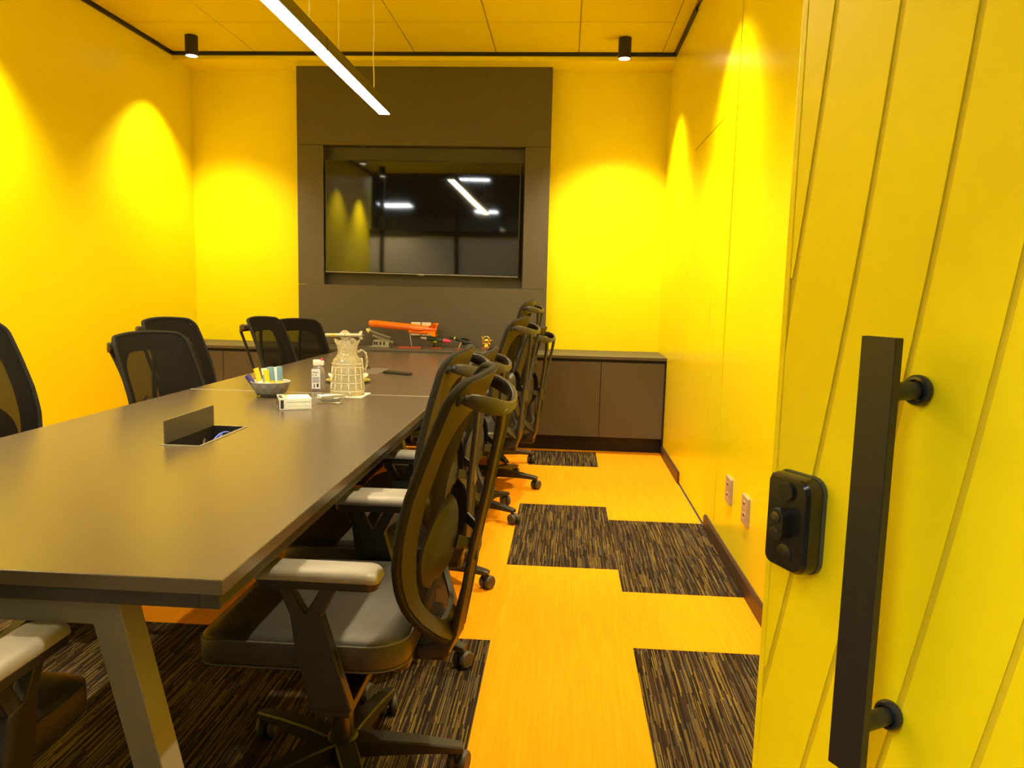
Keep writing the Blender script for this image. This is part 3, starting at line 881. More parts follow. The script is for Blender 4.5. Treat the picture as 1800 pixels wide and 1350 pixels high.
def make_chair():
    root = empty('office_chair')
    # --- backrest fabric
    bm = bmesh.new()
    NU, NZ = 22, 34
    grid = []
    for j in range(NZ + 1):
        z = BZ0 + (BZ1 - BZ0) * j / NZ
        d = BZ1 - z
        cut = 0.0
        if d < 0.040: cut = (0.040 - math.sqrt(max(0, 0.040 ** 2 - (0.040 - d) ** 2))) / 0.235
        grid.append([bm.verts.new(back_pt((-1 + 2 * i / NU) * (1 - cut), z)) for i in range(NU + 1)])
    for j in range(NZ):
        for i in range(NU):
            bm.faces.new((grid[j][i], grid[j][i + 1], grid[j + 1][i + 1], grid[j + 1][i]))
    back = from_bm('backrest', bm, 'mesh_fabric', root, True)
    # frame band behind the fabric
    bm = bmesh.new()
    k_ = len(OUT)
    r1 = [bm.verts.new(back_pt(u * .985, z, 0.004)) for u, z in OUT]; r2 = [bm.verts.new(back_pt(u * .985, z, 0.013)) for u, z in OUT]
    s1 = [bm.verts.new(back_pt(u, z, 0.004)) for u, z in INN]; s2 = [bm.verts.new(back_pt(u, z, 0.016)) for u, z in INN]
    for i in range(k_):
        j = (i + 1) % k_
        bm.faces.new((r1[i], r1[j], s1[j], s1[i])); bm.faces.new((r2[i], s2[i], s2[j], r2[j]))
        bm.faces.new((r1[i], r2[i], r2[j], r1[j])); bm.faces.new((s1[i], s1[j], s2[j], s2[i]))
    from_bm('back_frame', bm, 'frame_plastic', back, True, 0.9)
    bm = bmesh.new()
    add_tube(bm, [back_pt(u * 1.004, z, 0.002) for u, z in OUT], 0.0085, 8, True)
    from_bm('edge_piping', bm, 'piping', back, True)
    # --- rear handle loop and legs
    bm = bmesh.new()
    half = [(-.203, -.322, 1.000), (-.201, -.334, .999), (-.190, -.355, .992), (-.168, -.378, .983), (-.138, -.394, .976), (-.09, -.405, .972), (-.04, -.409, .970), (0, -.410, .970)]
    pts = half + [(-x, y, z) for x, y, z in reversed(half[:-1])]
    n = len(pts)
    ws = [0.020, 0.030, 0.036, 0.037, 0.033, 0.024, 0.020, 0.019]; ws = ws + ws[:-1][::-1]
    add_strip(bm, pts, [(0, 0, 1)] * n, ws, [0.012] * n)
    sup = from_bm('back_support', bm, 'frame_plastic', root, True, 0.8)
    for s in (-1, 1):
        bm = bmesh.new()
        L = [(s * .138, -.394, .972), (s * .120, -.388, .930), (s * .102, -.376, .873), (s * .080, -.358, .783), (s * .060, -.338, .690), (s * .052, -.328, .640), (s * .048, -.320, .590), (s * .055, -.312, .540), (s * .048, -.300, .480), (s * .030, -.285, .420), (s * .024, -.262, .376), (s * .024, -.20, .358)]
        add_strip(bm, L, [(1, 0.35 * s, 0)] * len(L), [.024, .019, .018, .019, .024, .030, .032, .030, .034, .040, .042, .042], [.014] * 8 + [.018, .026, .034, .034])
        from_bm('support_leg', bm, 'frame_plastic', sup, True, 0.8)
        lathe('joint_knob', [(0.012, 0.0), (0.0135, 0.004), (0.0135, 0.012), (0.009, 0.015), (0.009, 0.019), (0.0125, 0.022), (0.0125, 0.032)], 'black_plastic', sup, 16, (s * .203, -.300, 1.000), Matrix.Rotation(PI / 2, 3, 'X'))
    box('spine_bridge', (-.05, -.336, .600), (.05, -.318, .660), 'frame_plastic', sup, 0.006)
    # --- lumbar wings
    for s in (-1, 1):
        bm = bmesh.new()
        NS, NT = 14, 8
        def lp_pt(a, t, off):
            zc = .668 + .096 * a
            wing = math.sqrt(max(0.02, 1 - a * a))
            uo = s * (.085 - .02 * a + .085 * wing * t)
            sh = back_pt(uo / lerp_table(W_PROF, zc), zc)
            stand = (1 - t) ** 1.4 * 0.042 * wing + 0.016
            return Vector((uo, sh.y - stand - off, zc - .015 * t))
        F = [[bm.verts.new(lp_pt(-1 + 2 * i / NS, j / NT, 0)) for j in range(NT + 1)] for i in range(NS + 1)]
        Bk = [[bm.verts.new(lp_pt(-1 + 2 * i / NS, j / NT, .006)) for j in range(NT + 1)] for i in range(NS + 1)]
        for i in range(NS):
            for j in range(NT):
                bm.faces.new((F[i][j], F[i][j + 1], F[i + 1][j + 1], F[i + 1][j])); bm.faces.new((Bk[i][j], Bk[i + 1][j], Bk[i + 1][j + 1], Bk[i][j + 1]))
            bm.faces.new((F[i][0], F[i + 1][0], Bk[i + 1][0], Bk[i][0])); bm.faces.new((F[i][NT], Bk[i][NT], Bk[i + 1][NT], F[i + 1][NT]))
        for j in range(NT):
            bm.faces.new((F[0][j], Bk[0][j], Bk[0][j + 1], F[0][j + 1])); bm.faces.new((F[NS][j], F[NS][j + 1], Bk[NS][j + 1], Bk[NS][j]))
        lw = from_bm('lumbar_pad', bm, 'frame_plastic', root, True, 0.9)
        bm = bmesh.new()
        add_strip(bm, [(s * .092, -.292, .660), (s * .070, -.312, .650), (s * .046, -.326, .640)], [(0, 0, 1)] * 3, [.03, .026, .03], [.007] * 3)
        from_bm('pad_bracket', bm, 'black_plastic', lw)
    # --- seat
    def swarp(v):
        f = max(0.0, (v.y - 0.15) / 0.13)
        return Vector((v.x * (1 - .03 * f), v.y, v.z - 0.022 * f * f + 0.008 * (abs(v.x) / .25) ** 2))
    bm = bmesh.new()
    lev = [(.402, .045), (.398, .020), (.404, .006), (.415, 0.0), (.455, 0.0), (.466, .004), (.474, .015), (.479, .040), (.4805, .085), (.481, .15)]
    loft_pad(bm, .250, .237, .085, lev, (0, .033), 8, swarp)
    seat = from_bm('seat', bm, 'leather', root, True)
    for z, ins in ((.463, .001), (.407, .002)):
        bm = bmesh.new()
        pts = [swarp(Vector((x, y + .033, z))) for x, y in rrect(.250 - ins, .237 - ins, .085, 8)]
        add_tube(bm, pts, 0.0022, 6, True)
        from_bm('seam_piping', bm, 'stitch', seat, True)
    # --- armrests
    for s in (-1, 1):
        X = s * .272
        bm = bmesh.new()
        # two prongs and a stem, side profile in (y, z)
        def quad(poly, x0, x1):
            A = [bm.verts.new((x0, y, z)) for y, z in poly]; B = [bm.verts.new((x1, y, z)) for y, z in poly]
            k2 = len(poly)
            bm.faces.new(A); bm.faces.new(list(reversed(B)))
            for i in range(k2): bm.faces.new((A[i], B[i], B[(i + 1) % k2], A[(i + 1) % k2]))
        quad([(.062, .632), (.036, .632), (-.006, .556), (.024, .548)], X - .014, X + .014)
        quad([(-.082, .632), (-.050, .632), (-.006, .556), (-.040, .548)], X - .014, X + .014)
        quad([(.026, .552), (-.006, .560), (-.042, .552), (-.050, .520), (-.105, .345), (-.015, .345), (.018, .500)], X - .015, X + .015)
        bevel_all(bm, 0.004, 2)
        arm = from_bm('armrest', bm, 'black_plastic', root)
        box('arm_foot', (min(s * .09, X + s * .012), -.100, .330), (max(s * .09, X + s * .012), -.022, .352), 'black_plastic', arm, 0.004)
        bm = bmesh.new()
        loft_pad(bm, .040, .128, .022, [(.617, .008), (.619, .003), (.640, 0)], (X, -.034), 5)
        from_bm('pad_base', bm, 'black_plastic', arm, True, 0.6)
        bm = bmesh.new()
        def awarp(v):
            q = (v.y + .034) / .13
            return Vector((v.x, v.y, v.z - 0.008 * max(0, abs(q) - .6) / .4))
        loft_pad(bm, .041, .130, .024, [(.640, .002), (.643, 0), (.652, .001), (.658, .005), (.661, .012), (.662, .022)], (X, -.034), 6, awarp)
        from_bm('arm_pad', bm, 'pad_grey', arm, True)
    # --- mechanism, column, base
    bm = bmesh.new()
    loft_pad(bm, .115, .145, .03, [(.345, .03), (.340, .02), (.350, .005), (.385, 0), (.400, .004)], (0, -.045), 5)
    mech = from_bm('tilt_mechanism', bm, 'black_plastic', root, True, 0.6)
    box('back_yoke', (-.038, -.272, .338), (.038, -.15, .385), 'black_plastic', mech, 0.014)
    bm = bmesh.new(); add_tube(bm, [(.10, .03, .372), (.20, .03, .368), (.255, .03, .362)], .006, 8); add_box(bm, (.245, .008, .357), (.300, .052, .367))
    from_bm('height_lever', bm, 'black_plastic', mech)
    lathe('gas_lift', [(.027, .10), (.027, .205), (.0255, .21), (.014, .212), (.014, .345)], 'gas_chrome', root, 20)
    base = lathe('star_base', [(.028, .048), (.040, .052), (.044, .075), (.042, .108), (.034, .116), (.027, .118)], 'black_plastic', root, 20)
    bm = bmesh.new()
    secs = [(.020, .026, .062, .112), (.10, .0255, .066, .110), (.20, .0215, .066, .098), (.285, .018, .062, .084), (.302, .015, .064, .080)]
    rings = []
    for r_, hw, z0, z1 in secs:
        c = .004
        rings.append([bm.verts.new((r_, y, z)) for y, z in ((-hw * .7, z0), (hw * .7, z0), (hw, z0 + c), (hw, z1 - c), (hw - c, z1), (-hw + c, z1), (-hw, z1 - c), (-hw, z0 + c))])
    for A, B in zip(rings, rings[1:]):
        for i in range(8): bm.faces.new((A[i], A[(i + 1) % 8], B[(i + 1) % 8], B[i]))
    bm.faces.new(list(reversed(rings[0]))); bm.faces.new(rings[-1])
    leg0 = from_bm('leg', bm, 'black_plastic', base)
    ax = Matrix.Rotation(PI / 2, 3, 'X')
    bm = bmesh.new(); add_tube(bm, [(0, 0, .034), (0, 0, .070)], .0075, 10)
    # hood over the wheels
    hood = []
    for a in [PI * .05 + PI * .75 * i / 8 for i in range(9)]:
        hood.append((math.cos(a) * .024 + .012, 0, math.sin(a) * .024 + .029))
    add_strip(bm, hood, [(0, 1, 0)] * 9, [.014] * 9, [.008] * 9)
    cs = from_bm('caster', bm, 'black_plastic', None)
    for dy in (-.015, .015):
        lathe('wheel', [(.012, -.009), (.024, -.0095), (.028, -.006), (.029, 0), (.028, .006), (.024, .0095), (.012, .009)], 'caster_rubber', cs, 22, (.012, dy, .029), ax)
    for i in range(5):
        a = 2 * PI * i / 5
        lg = leg0 if i == 0 else leg0.copy()
        if i: COL.objects.link(lg)
        lg.rotation_euler = (0, 0, a); lg.parent = base
        c = cs if i == 0 else copy_tree(cs)
        c.parent = base
        c.location = (.287 * math.cos(a), .287 * math.sin(a), 0)
        c.rotation_euler = (0, 0, a + (0.5, -0.9, 2.2, -0.3, 1.2)[i])
    return root

chair0 = make_chair()
BACK_PARTS = ('backrest', 'back_support', 'lumbar_pad')
BASE_PARTS = ('star_base', 'gas_lift')
used = [False]
def base_name(o): return o.name.split('.')[0]
def place_chair(x, y, facing, label, group, dz=0.0, tilt=0.0, base_rot=0.0):
    """facing = world angle (degrees) the sitter looks along; dz raises the gas lift; tilt reclines the back"""
    r = chair0 if not used[0] else copy_tree(TEMPLATE)
    r.location = (x, y, 0); r.rotation_euler = (0, 0, math.radians(facing - 90))
    for ch in r.children:
        nm = base_name(ch)
        if nm in BASE_PARTS:
            ch.location = (0, 0, 0)
            ch.rotation_euler = (0, 0, math.radians(base_rot) if nm == 'star_base' else 0)
            if nm == 'gas_lift': ch.scale = (1, 1, 1)
        else:
            ch.location = (0, 0, min(dz, 0.01) if nm == 'armrest' else dz); ch.rotation_euler = (0, 0, 0)
            if nm in BACK_PARTS:
                a = math.radians(tilt)      # + reclines
                pv = Vector((0, -.16, .37))
                M = Matrix.Translation((0, 0, dz)) @ Matrix.Translation(pv) @ Matrix.Rotation(a, 4, 'X') @ Matrix.Translation(-pv)
                ch.location = M.to_translation(); ch.rotation_euler = M.to_euler()
    used[0] = True
    return tag(r, label, 'chair', group)
TEMPLATE = chair0
GR, GL = 'office chairs along the right side of the table', 'office chairs along the left side of the table'
place_chair(-.520, 1.740, 180, 'black mesh office chair nearest the viewer on the right side of the table', GR, 0.0, 0.0, -10)
place_chair(-.580, 2.390, 181, 'black mesh office chair on the right side, directly behind the nearest one', GR, -0.018, -6.0, -33)
place_chair(-.570, 3.050, 180, 'black mesh office chair third from the viewer on the right side', GR, -0.068, -5.0, -31)
place_chair(-.500, 4.010, 174, 'black mesh office chair fourth from the viewer on the right side', GR, 0.032, -4.0, 34)
place_chair(-.430, 4.660, 172, 'black mesh office chair on the right side whose back overlaps the bright yellow wall', GR, -0.046, -3.5, -21)
place_chair(-.490, 5.290, 176, 'black mesh office chair farthest on the right side, the tallest back in that row', GR, 0.10, -6.5, -6)
place_chair(-1.790, 2.435, -3, 'black mesh office chair on the left side, cut off by the left picture edge', GL, 0.035, 0.0, 10)
place_chair(-1.610, 3.300, -12, 'black mesh office chair on the left side standing before the bare yellow wall', GL, -0.05, 0.0, 40)
place_chair(-1.830, 3.925, -6, 'black mesh office chair on the left side partly hidden by the one before it', GL, -0.01, 0.0, 25)
place_chair(-1.565, 4.600, -3, 'black mesh office chair on the left side silhouetted at the dark panel edge', GL, -0.02, 0.0, 15)
place_chair(-1.660, 5.240, -25, 'black mesh office chair turned towards the room at the far left table corner', GL, -0.06, 0.0, 5)
place_chair(-1.150, 1.115, 90, 'black mesh office chair at the near table end, only arm and seat in view', 'office chair at the table head', -0.018, 0.0, 20)

# ------------------------------------------------------------------ things on the table
# faceted bowl with wrapped snack sticks
bw = empty('snack_bowl', (-1.286, 3.235, TZ))
bm = bmesh.new()
NB = 12
prof = [(.040, 0.0, 0), (.066, .018, .5), (.080, .042, 0), (.086, .066, .5)]
rg = []
for r_, z, o_ in prof:
    rg.append([bm.verts.new((r_ * math.cos(2 * PI * (j + o_) / NB), r_ * math.sin(2 * PI * (j + o_) / NB), z)) for j in range(NB)])
for a in range(3):
    A, B = rg[a], rg[a + 1]
    sh = 0 if prof[a][2] == 0 else 1
    for j in range(NB):
        if sh == 0:
            bm.faces.new((A[j], A[(j + 1) % NB], B[j])); bm.faces.new((A[(j + 1) % NB], B[(j + 1) % NB], B[j]))
        else:
            bm.faces.new((A[j], A[(j + 1) % NB], B[(j + 1) % NB])); bm.faces.new((A[j], B[(j + 1) % NB], B[j]))
bm.faces.new(list(reversed(rg[0])))
from_bm('shell', bm, 'grey_bowl', bw)
lathe('liner', [(.0855, .066), (.0845, .0675), (.080, .066), (.074, .042), (.060, .018), (.034, .006), (.001, .006)], 'bowl_inside', bw, 24, cap=False)
tag(bw, 'small faceted grey bowl holding wrapped snack sticks', 'bowl')
def snack(dx, dy, lean_x, lean_y, h, cols, label):
    t = empty('snack_stick', (-1.286 + dx, 3.235 + dy, TZ + .010))
    t.rotation_euler = (lean_y, lean_x, random.uniform(-.3, .3))
    nseg = len(cols)
    for i, c in enumerate(cols):
        z0, z1 = h * i / nseg, h * (i + 1) / nseg
        bm = bmesh.new()
        NN = 10
        ra = []
        for z in (z0, (z0 + z1) / 2, z1):
            q = z / h
            fl_ = 1.0 if .08 < q < .92 else 0.55
            ra.append([bm.verts.new((.0135 * (1.12 if fl_ < 1 else 1) * math.cos(2 * PI * j / NN), .0085 * fl_ * math.sin(2 * PI * j / NN), z)) for j in range(NN)])
        for A, B in zip(ra, ra[1:]):
            for j in range(NN): bm.faces.new((A[j], A[(j + 1) % NN], B[(j + 1) % NN], B[j]))
        bm.faces.new(list(reversed(ra[0]))); bm.faces.new(ra[-1])
        from_bm('wrapper_band', bm, c, t, True, 0.8)
    tag(t, label, 'snack', 'wrapped snack sticks in the grey bowl')
P_, Y_, B_, W_ = 'snack_purple', 'snack_yellow', 'snack_blue', 'snack_white'
snack(-.040, -.020, -.62, .05, .100, (P_, P_, P_), 'all-purple snack stick leaning out at the left of the bowl')
snack(-.030, -.015, -.28, .02, .118, (P_, W_, Y_, Y_), 'yellow-topped snack stick, leftmost of the upright ones')
snack(-.012, .000, -.12, .05, .115, (P_, Y_, B_, W_), 'pale blue and white snack stick second among the upright ones')
snack(.000, -.018, -.12, .02, .110, (W_, W_, Y_, Y_), 'slim yellow and white snack stick in the bowl middle')
snack(.014, -.004, -.10, .05, .122, (P_, Y_, B_, B_), 'pale blue snack stick with orange foot in the bowl middle')
snack(.030, .006, -.06, .04, .120, (W_, W_, W_, W_), 'all-white snack stick standing in the bowl')
snack(.046, -.002, -.02, .03, .124, (P_, Y_, B_, B_), 'pale blue snack stick standing rightmost in the bowl')

# sanitiser bottle
bt = empty('sanitiser_bottle', (-1.143, 3.455, TZ), 0.15)
bm = bmesh.new()
loft_pad(bm, .030, .022, .016, [(0.0, .004), (.003, .001), (.012, 0), (.085, 0.001), (.105, .004), (.118, .010), (.122, .014)], n=5)
body = from_bm('bottle_body', bm, 'clear_plastic', bt, True, 0.8)
bm = bmesh.new()
loft_pad(bm, .0285, .0205, .015, [(0.002, .004), (.012, .001), (.080, .001)], n=5)
from_bm('gel', bm, 'clear_plastic', body, True, 0.8)
box('label', (-.027, -.0235, .012), (.012, -.0222, .104), 'label_white', bt)
lab = bpy.data.objects['label']
for (x0, x1, z0, z1, m_) in ((-.024, .004, .086, .090, 'print_blue'), (-.024, -.004, .093, .095, 'print_grey'), (-.022, -.017, .074, .079, 'print_black'), (-.010, -.004, .074, .079, 'print_black'), (-.024, .008, .040, .068, 'print_grey'), (-.004, .005, .020, .036, 'print_black'), (-.018, -.012, .016, .034, 'print_blue')):
    box('label_print', (x0, -.0238, z0), (x1, -.0234, z1), m_, lab)
cp = lathe('cap', [(.0175, .120), (.0185, .122), (.0185, .143), (.0165, .146)], 'cap_white', bt, 22, (-.006, 0, 0))
box('cap_spout', (.006, -.010, .120), (.026, .010, .142), 'cap_white', cp, 0.004)
lathe('nozzle', [(.006, .140), (.005, .150), (.0035, .154)], 'pink', cp, 14, (.016, 0, 0))
tag(bt, 'clear hand sanitiser bottle with white label and pink-tipped white cap', 'bottle')

# glass jug
jug = empty('glass_jug', (-.972, 3.345, TZ + .0025)); jug.scale = (1, 1, .945)
def cutmod(r, z, a):
    if .02 < z < .175:
        r *= 1 + 0.05 * (abs((a * 12 / (2 * PI)) % 1 - .5) * 2) * (1 if int(z / .038) % 2 else .35)
    if z > .238:
        z += 0.010 * math.cos(a * 4 + .5) * (z - .238) / .02
        r *= 1 + 0.06 * math.cos(a * 4 + .5) * (z - .238) / .02
    return r, z
outer = [(.055, 0.0), (.078, .002), (.079, .012), (.072, .022), (.073, .026), (.070, .060), (.0715, .064), (.067, .100), (.0685, .104), (.065, .135), (.067, .139), (.066, .150), (.063, .168), (.052, .182), (.044, .196), (.046, .199), (.0445, .202), (.043, .216), (.047, .238), (.056, .258)]
inner = [(.053, .257), (.043, .238), (.039, .216), (.039, .197), (.048, .180), (.058, .164), (.060, .140), (.062, .100), (.066, .050), (.068, .016), (.050, .012), (.001, .011)]
lathe('jug_body', outer + inner, 'jug_glass', jug, 48, cap=True, mod=cutmod, smooth=False)
bm = bmesh.new()
add_tube(bm, [(.044, .012, .205), (.062, .02, .215), (.078, .026, .200), (.083, .028, .160), (.076, .026, .120), (.066, .022, .108)], .0055, 10, rr=[.007, .0055, .005, .005, .0055, .007])
from_bm('jug_handle', bm, 'jug_glass', jug, True)
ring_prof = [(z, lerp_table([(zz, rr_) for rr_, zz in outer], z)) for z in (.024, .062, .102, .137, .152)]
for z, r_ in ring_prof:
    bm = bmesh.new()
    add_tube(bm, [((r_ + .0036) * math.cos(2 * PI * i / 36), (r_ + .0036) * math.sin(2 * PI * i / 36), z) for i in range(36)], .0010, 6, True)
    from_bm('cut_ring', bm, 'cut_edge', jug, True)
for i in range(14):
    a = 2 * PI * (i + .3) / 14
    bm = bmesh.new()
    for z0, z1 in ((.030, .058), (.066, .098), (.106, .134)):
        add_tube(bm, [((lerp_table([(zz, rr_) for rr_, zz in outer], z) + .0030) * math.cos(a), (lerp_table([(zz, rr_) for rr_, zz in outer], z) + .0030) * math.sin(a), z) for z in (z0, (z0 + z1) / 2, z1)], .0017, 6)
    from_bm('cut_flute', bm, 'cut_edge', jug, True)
tag(jug, 'cut-glass water jug with scalloped rim on the table', 'jug')
nk = box('paper_napkin', (-1.055, 3.262, TZ + .0002), (-.885, 3.428, TZ + .0022), 'paper_white', None, 0.0008, 1)
nk.rotation_euler = (0, 0, 0)
tag(nk, 'flat white paper napkin spread under the glass jug', 'napkin')

# square glass dish
ds = empty('glass_dish', (-.985, 3.130, TZ), 0.32)
bm = bmesh.new()
loft_pad(bm, .062, .062, .010, [(0.0, .022), (.004, .020), (.020, .006), (.024, 0.0), (.025, .002), (.021, .010), (.008, .026), (.007, .034)], n=4)
from_bm('dish_body', bm, 'dish_glass', ds, True, 0.6)
tag(ds, 'shallow square glass dish beside the foot of the jug', 'dish')

# napkin pack
npk = empty('napkin_pack', (-1.075, 2.945, TZ), math.radians(26))
for i in range(10):
    z = .0045 * i
    j = random.uniform(-.0015, .0015)
    o = box('napkin_layer', (-.058 + j, -.060 + j, z), (.062 + j, .060, z + .0043), 'paper_white', npk, 0.0012, 1)
box('wrapper', (-.0625, -.0615, -.0), (-.034, .0615, .0475), 'wrapper_film', npk, 0.003)
for (y0, y1, z0, z1) in ((-.055, -.010, .004, .036), (.010, .050, .008, .042)):
    box('wrapper_print', (-.0632, y0, z0), (-.0622, y1, z1), 'print_black', npk)
box('wrapper_print', (-.060, -.056, .0472), (-.047, .030, .0480), 'print_black', npk)
box('wrapper_print', (-.058, -.0622, .006), (-.046, -.0612, .040), 'print_black', npk)
box('top_label', (-.030, -.030, .0450), (.040, .050, .0458), 'label_white', npk)
box('top_stripe', (-.034, -.020, .0452), (-.028, .052, .0462), 'snack_yellow', npk)
tag(npk, 'pack of folded white napkins in a torn black-printed wrapper', 'napkins')

# plate with cups and crumpled napkin
pl = empty('small_plate', (-1.100, 3.80, TZ))
lathe('plate_disc', [(.060, 0.0), (.064, .001), (.105, .011), (.112, .0135), (.112, .0155), (.104, .0135), (.062, .004), (.001, .004)], 'plate_green', pl, 36)
tag(pl, 'small olive plate behind the glass jug', 'plate')
cn = None
bm = bmesh.new()
NC = 16
rows = []
for r_ in (0.02, .055, .085, .102):
    rows.append([bm.verts.new((r_ * math.cos(2 * PI * j / NC) , r_ * math.sin(2 * PI * j / NC), .006 + .0 * r_ + (.012 + r_ * .12) * (0.6 + 0.8 * random.random()))) for j in range(NC)])
cvert = bm.verts.new((0, 0, .012))
for j in range(NC): bm.faces.new((cvert, rows[0][j], rows[0][(j + 1) % NC]))
for A, B in zip(rows, rows[1:]):
    for j in range(NC): bm.faces.new((A[j], B[j], B[(j + 1) % NC], A[(j + 1) % NC]))
bmesh.ops.solidify(bm, geom=list(bm.faces), thickness=0.001)
cn = from_bm('crumpled_napkin', bm, 'paper_white')
cn.location = (-1.100, 3.80, TZ + .006)
tag(cn, 'crumpled white napkin lying on the olive plate', 'napkin')
for i in range(4):
    t = empty('paper_cup', (-1.043, 3.775, TZ + .020 + .016 * i))
    lathe('cup_wall', [(.0305, .0), (.0300, .003), (.0235, .060), (.0225, .060), (.0285, .003), (.0285, .0)], 'cup_white', t, 24, cap=False)
    lathe('cup_base', [(.0235, .058), (.023, .060), (.001, .060)], 'cup_white', t, 24)
    tag(t, ('white paper cup upside down, lowest of the stack on the plate', 'white paper cup upside down, second from the bottom of the stack', 'white paper cup upside down, third from the bottom of the stack', 'white paper cup upside down, topmost of the stack on the plate')[i], 'cup', 'stacked paper cups')

# remote control
rm = empty('remote_control', (-.938, 4.232, TZ), math.radians(-23))
box('remote_body', (-.092, -.019, 0.0), (.092, .019, .016), 'remote_black', rm, 0.005)
for i in range(5):
    box('remote_button', (-.07 + .026 * i, -.008, .0155), (-.058 + .026 * i, .008, .0172), 'black_plastic', rm, 0.001, 1)
tag(rm, 'slim black remote control lying on the far half of the table', 'remote')

# ------------------------------------------------------------------ models on the worktop
WT = 0.7515
def tilt_mat(ang): return Matrix.Rotation(PI / 2 + ang, 3, 'Y')
def fin(name, poly, t, m, parent, roll, axis_m, loc):
    """flat fin: poly in (along axis, radial)"""
    bm = bmesh.new()
    R_ = Matrix.Rotation(roll, 3, 'Z')
    A = [bm.verts.new(Vector(loc) + axis_m @ (R_ @ Vector((r_, -t / 2, a)))) for a, r_ in poly]
    B = [bm.verts.new(Vector(loc) + axis_m @ (R_ @ Vector((r_, t / 2, a)))) for a, r_ in poly]
    k_ = len(poly)
    bm.faces.new(A); bm.faces.new(list(reversed(B)))
    for i in range(k_): bm.faces.new((A[i], B[i], B[(i + 1) % k_], A[(i + 1) % k_]))
    return from_bm(name, bm, m, parent)

# orange missile: nose at left (-x), tail right and lower
om = empty('orange_missile_model', (-1.225, 6.0, WT))
AX = tilt_mat(math.radians(4.0))     # local z -> +x, dipping
def alongX(ang):   # matrix whose local z points to +x tilted down by ang
    return Matrix(((0, 0, math.cos(ang)), (0, 1, 0), (1, 0, -math.sin(ang)))) if False else Matrix.Rotation(PI / 2 + ang, 3, 'Y')
A4 = alongX(math.radians(4.2))
nose = Vector((-.342, 0, .193))
lathe('fuselage', [(.002, 0), (.014, .003), (.022, .010), (.0265, .022), (.028, .035), (.0285, .20), (.0285, .34), (.027, .40), (.024, .46), (.021, .53), (.017, .555)], 'orange_paint', om, 28, nose, A4)
lathe('booster', [(.002, .325), (.012, .335), (.016, .35), (.016, .47), (.010, .485)], 'orange_paint', om, 18, nose + Vector((0, -.012, -.030)), A4)
lathe('tail_probe', [(.0045, .55), (.0045, .605)], 'dark_paint', om, 10, nose, A4)
for rl in (PI / 4, 3 * PI / 4, 5 * PI / 4, 7 * PI / 4):
    fin('tail_fin', [(.475, .015), (.545, .015), (.560, .072), (.530, .072)], .004, 'orange_paint', om, rl, A4, nose)
for rl in (PI / 2, 3 * PI / 2):
    fin('wing', [(.32, .020), (.46, .020), (.44, .052), (.38, .052)], .004, 'orange_paint', om, rl + .2, A4, nose)
bm = bmesh.new(); add_tube(bm, [(.012, 0, .012), (-.012, 0, .160)], .0028, 8)
from_bm('stand_rod', bm, 'white_paint', om, True)
prism('stand_base', [(-.095, -.025), (-.080, -.045), (.080, -.045), (.095, -.025), (.095, .030), (-.085, .030)], 'z', 0, .014, 'red_base', om, 0.002)
om.location = (-1.225, 5.99, WT)
tag(om, 'large glossy orange missile model on a red base', 'model')

# white missile with dark tip, on a wire stand
wm = empty('white_missile_model', (-1.735, 5.92, WT))
A0 = alongX(math.radians(-1.5))
nz_ = Vector((-.205, 0, .090))
lathe('fuselage', [(.008, .038), (.0145, .045), (.0145, .30), (.011, .335)], 'white_paint', wm, 20, nz_, A0)
lathe('nose_tip', [(.001, .0), (.005, .012), (.008, .040)], 'dark_paint', wm, 14, nz_, A0)
lathe('yellow_band', [(.0149, .095), (.0149, .120)], 'yellow_paint', wm, 20, nz_, A0)
lathe('grey_band', [(.0149, .20), (.0149, .206)], 'tube_grey', wm, 20, nz_, A0)
for rl in (0, PI / 2, PI, 3 * PI / 2):
    fin('wing', [(.15, .010), (.25, .010), (.215, .040), (.185, .040)], .003, 'white_paint', wm, rl, A0, nz_)
    fin('tail_fin', [(.305, .008), (.340, .008), (.345, .034), (.325, .034)], .003, 'white_paint', wm, rl, A0, nz_)
bm = bmesh.new(); add_tube(bm, [(.045, 0, .006), (.060, 0, .040), (.050, 0, .070), (.02, 0, .085)], .002, 8)
from_bm('wire_stand', bm, 'white_paint', wm, True)
prism('stand_base', [(-.05, -.03), (.09, -.03), (.09, .03), (-.05, .03)], 'z', 0, .008, 'model_grey', wm, 0.002)
tag(wm, 'slim white missile model with dark nose above the jug rim', 'model')

# launcher with two grey tubes
lm = empty('launcher_model', (-1.475, 6.02, WT))
A20 = alongX(math.radians(18))
for (dx, dz) in ((0, 0), (.022, -.036)):
    p0_ = Vector((-.085 + dx, -.01, .130 + dz))
    lathe('launch_tube', [(.0125, .0), (.0135, .004), (.0135, .012), (.0115, .014), (.0115, .165), (.0135, .168), (.0135, .178), (.012, .180)], 'tube_grey', lm, 18, p0_, A20)
p0_ = Vector((-.085, -.01, .130))
lathe('rocket_body', [(.010, -.032), (.0108, -.02), (.0108, .002)], 'white_paint', lm, 16, p0_, A20)
lathe('rocket_nose', [(.001, -.070), (.005, -.056), (.010, -.032)], 'dark_paint', lm, 14, p0_, A20)
for rl in (0.5, 0.5 + PI / 2, 0.5 + PI, 0.5 + 1.5 * PI):
    fin('rocket_fin', [(-.028, .008), (-.004, .008), (-.004, .028), (-.014, .026)], .0025, 'yellow_paint', lm, rl, A20, p0_)
prism('launcher_body', [(-.060, 0.006), (.075, .006), (.078, .044), (.045, .052), (-.050, .060)], 'y', -.035, .035, 'model_grey', lm, 0.003)
for x in (-.048, -.030, .000, .030):
    box('window_opening', (x, -.0362, .020), (x + .014, -.0345, .046), 'dark_paint', lm)
prism('support_arm', [(-.02, .055), (.03, .048), (.035, .075), (-.005, .090)], 'y', -.02, .02, 'tube_grey', lm)
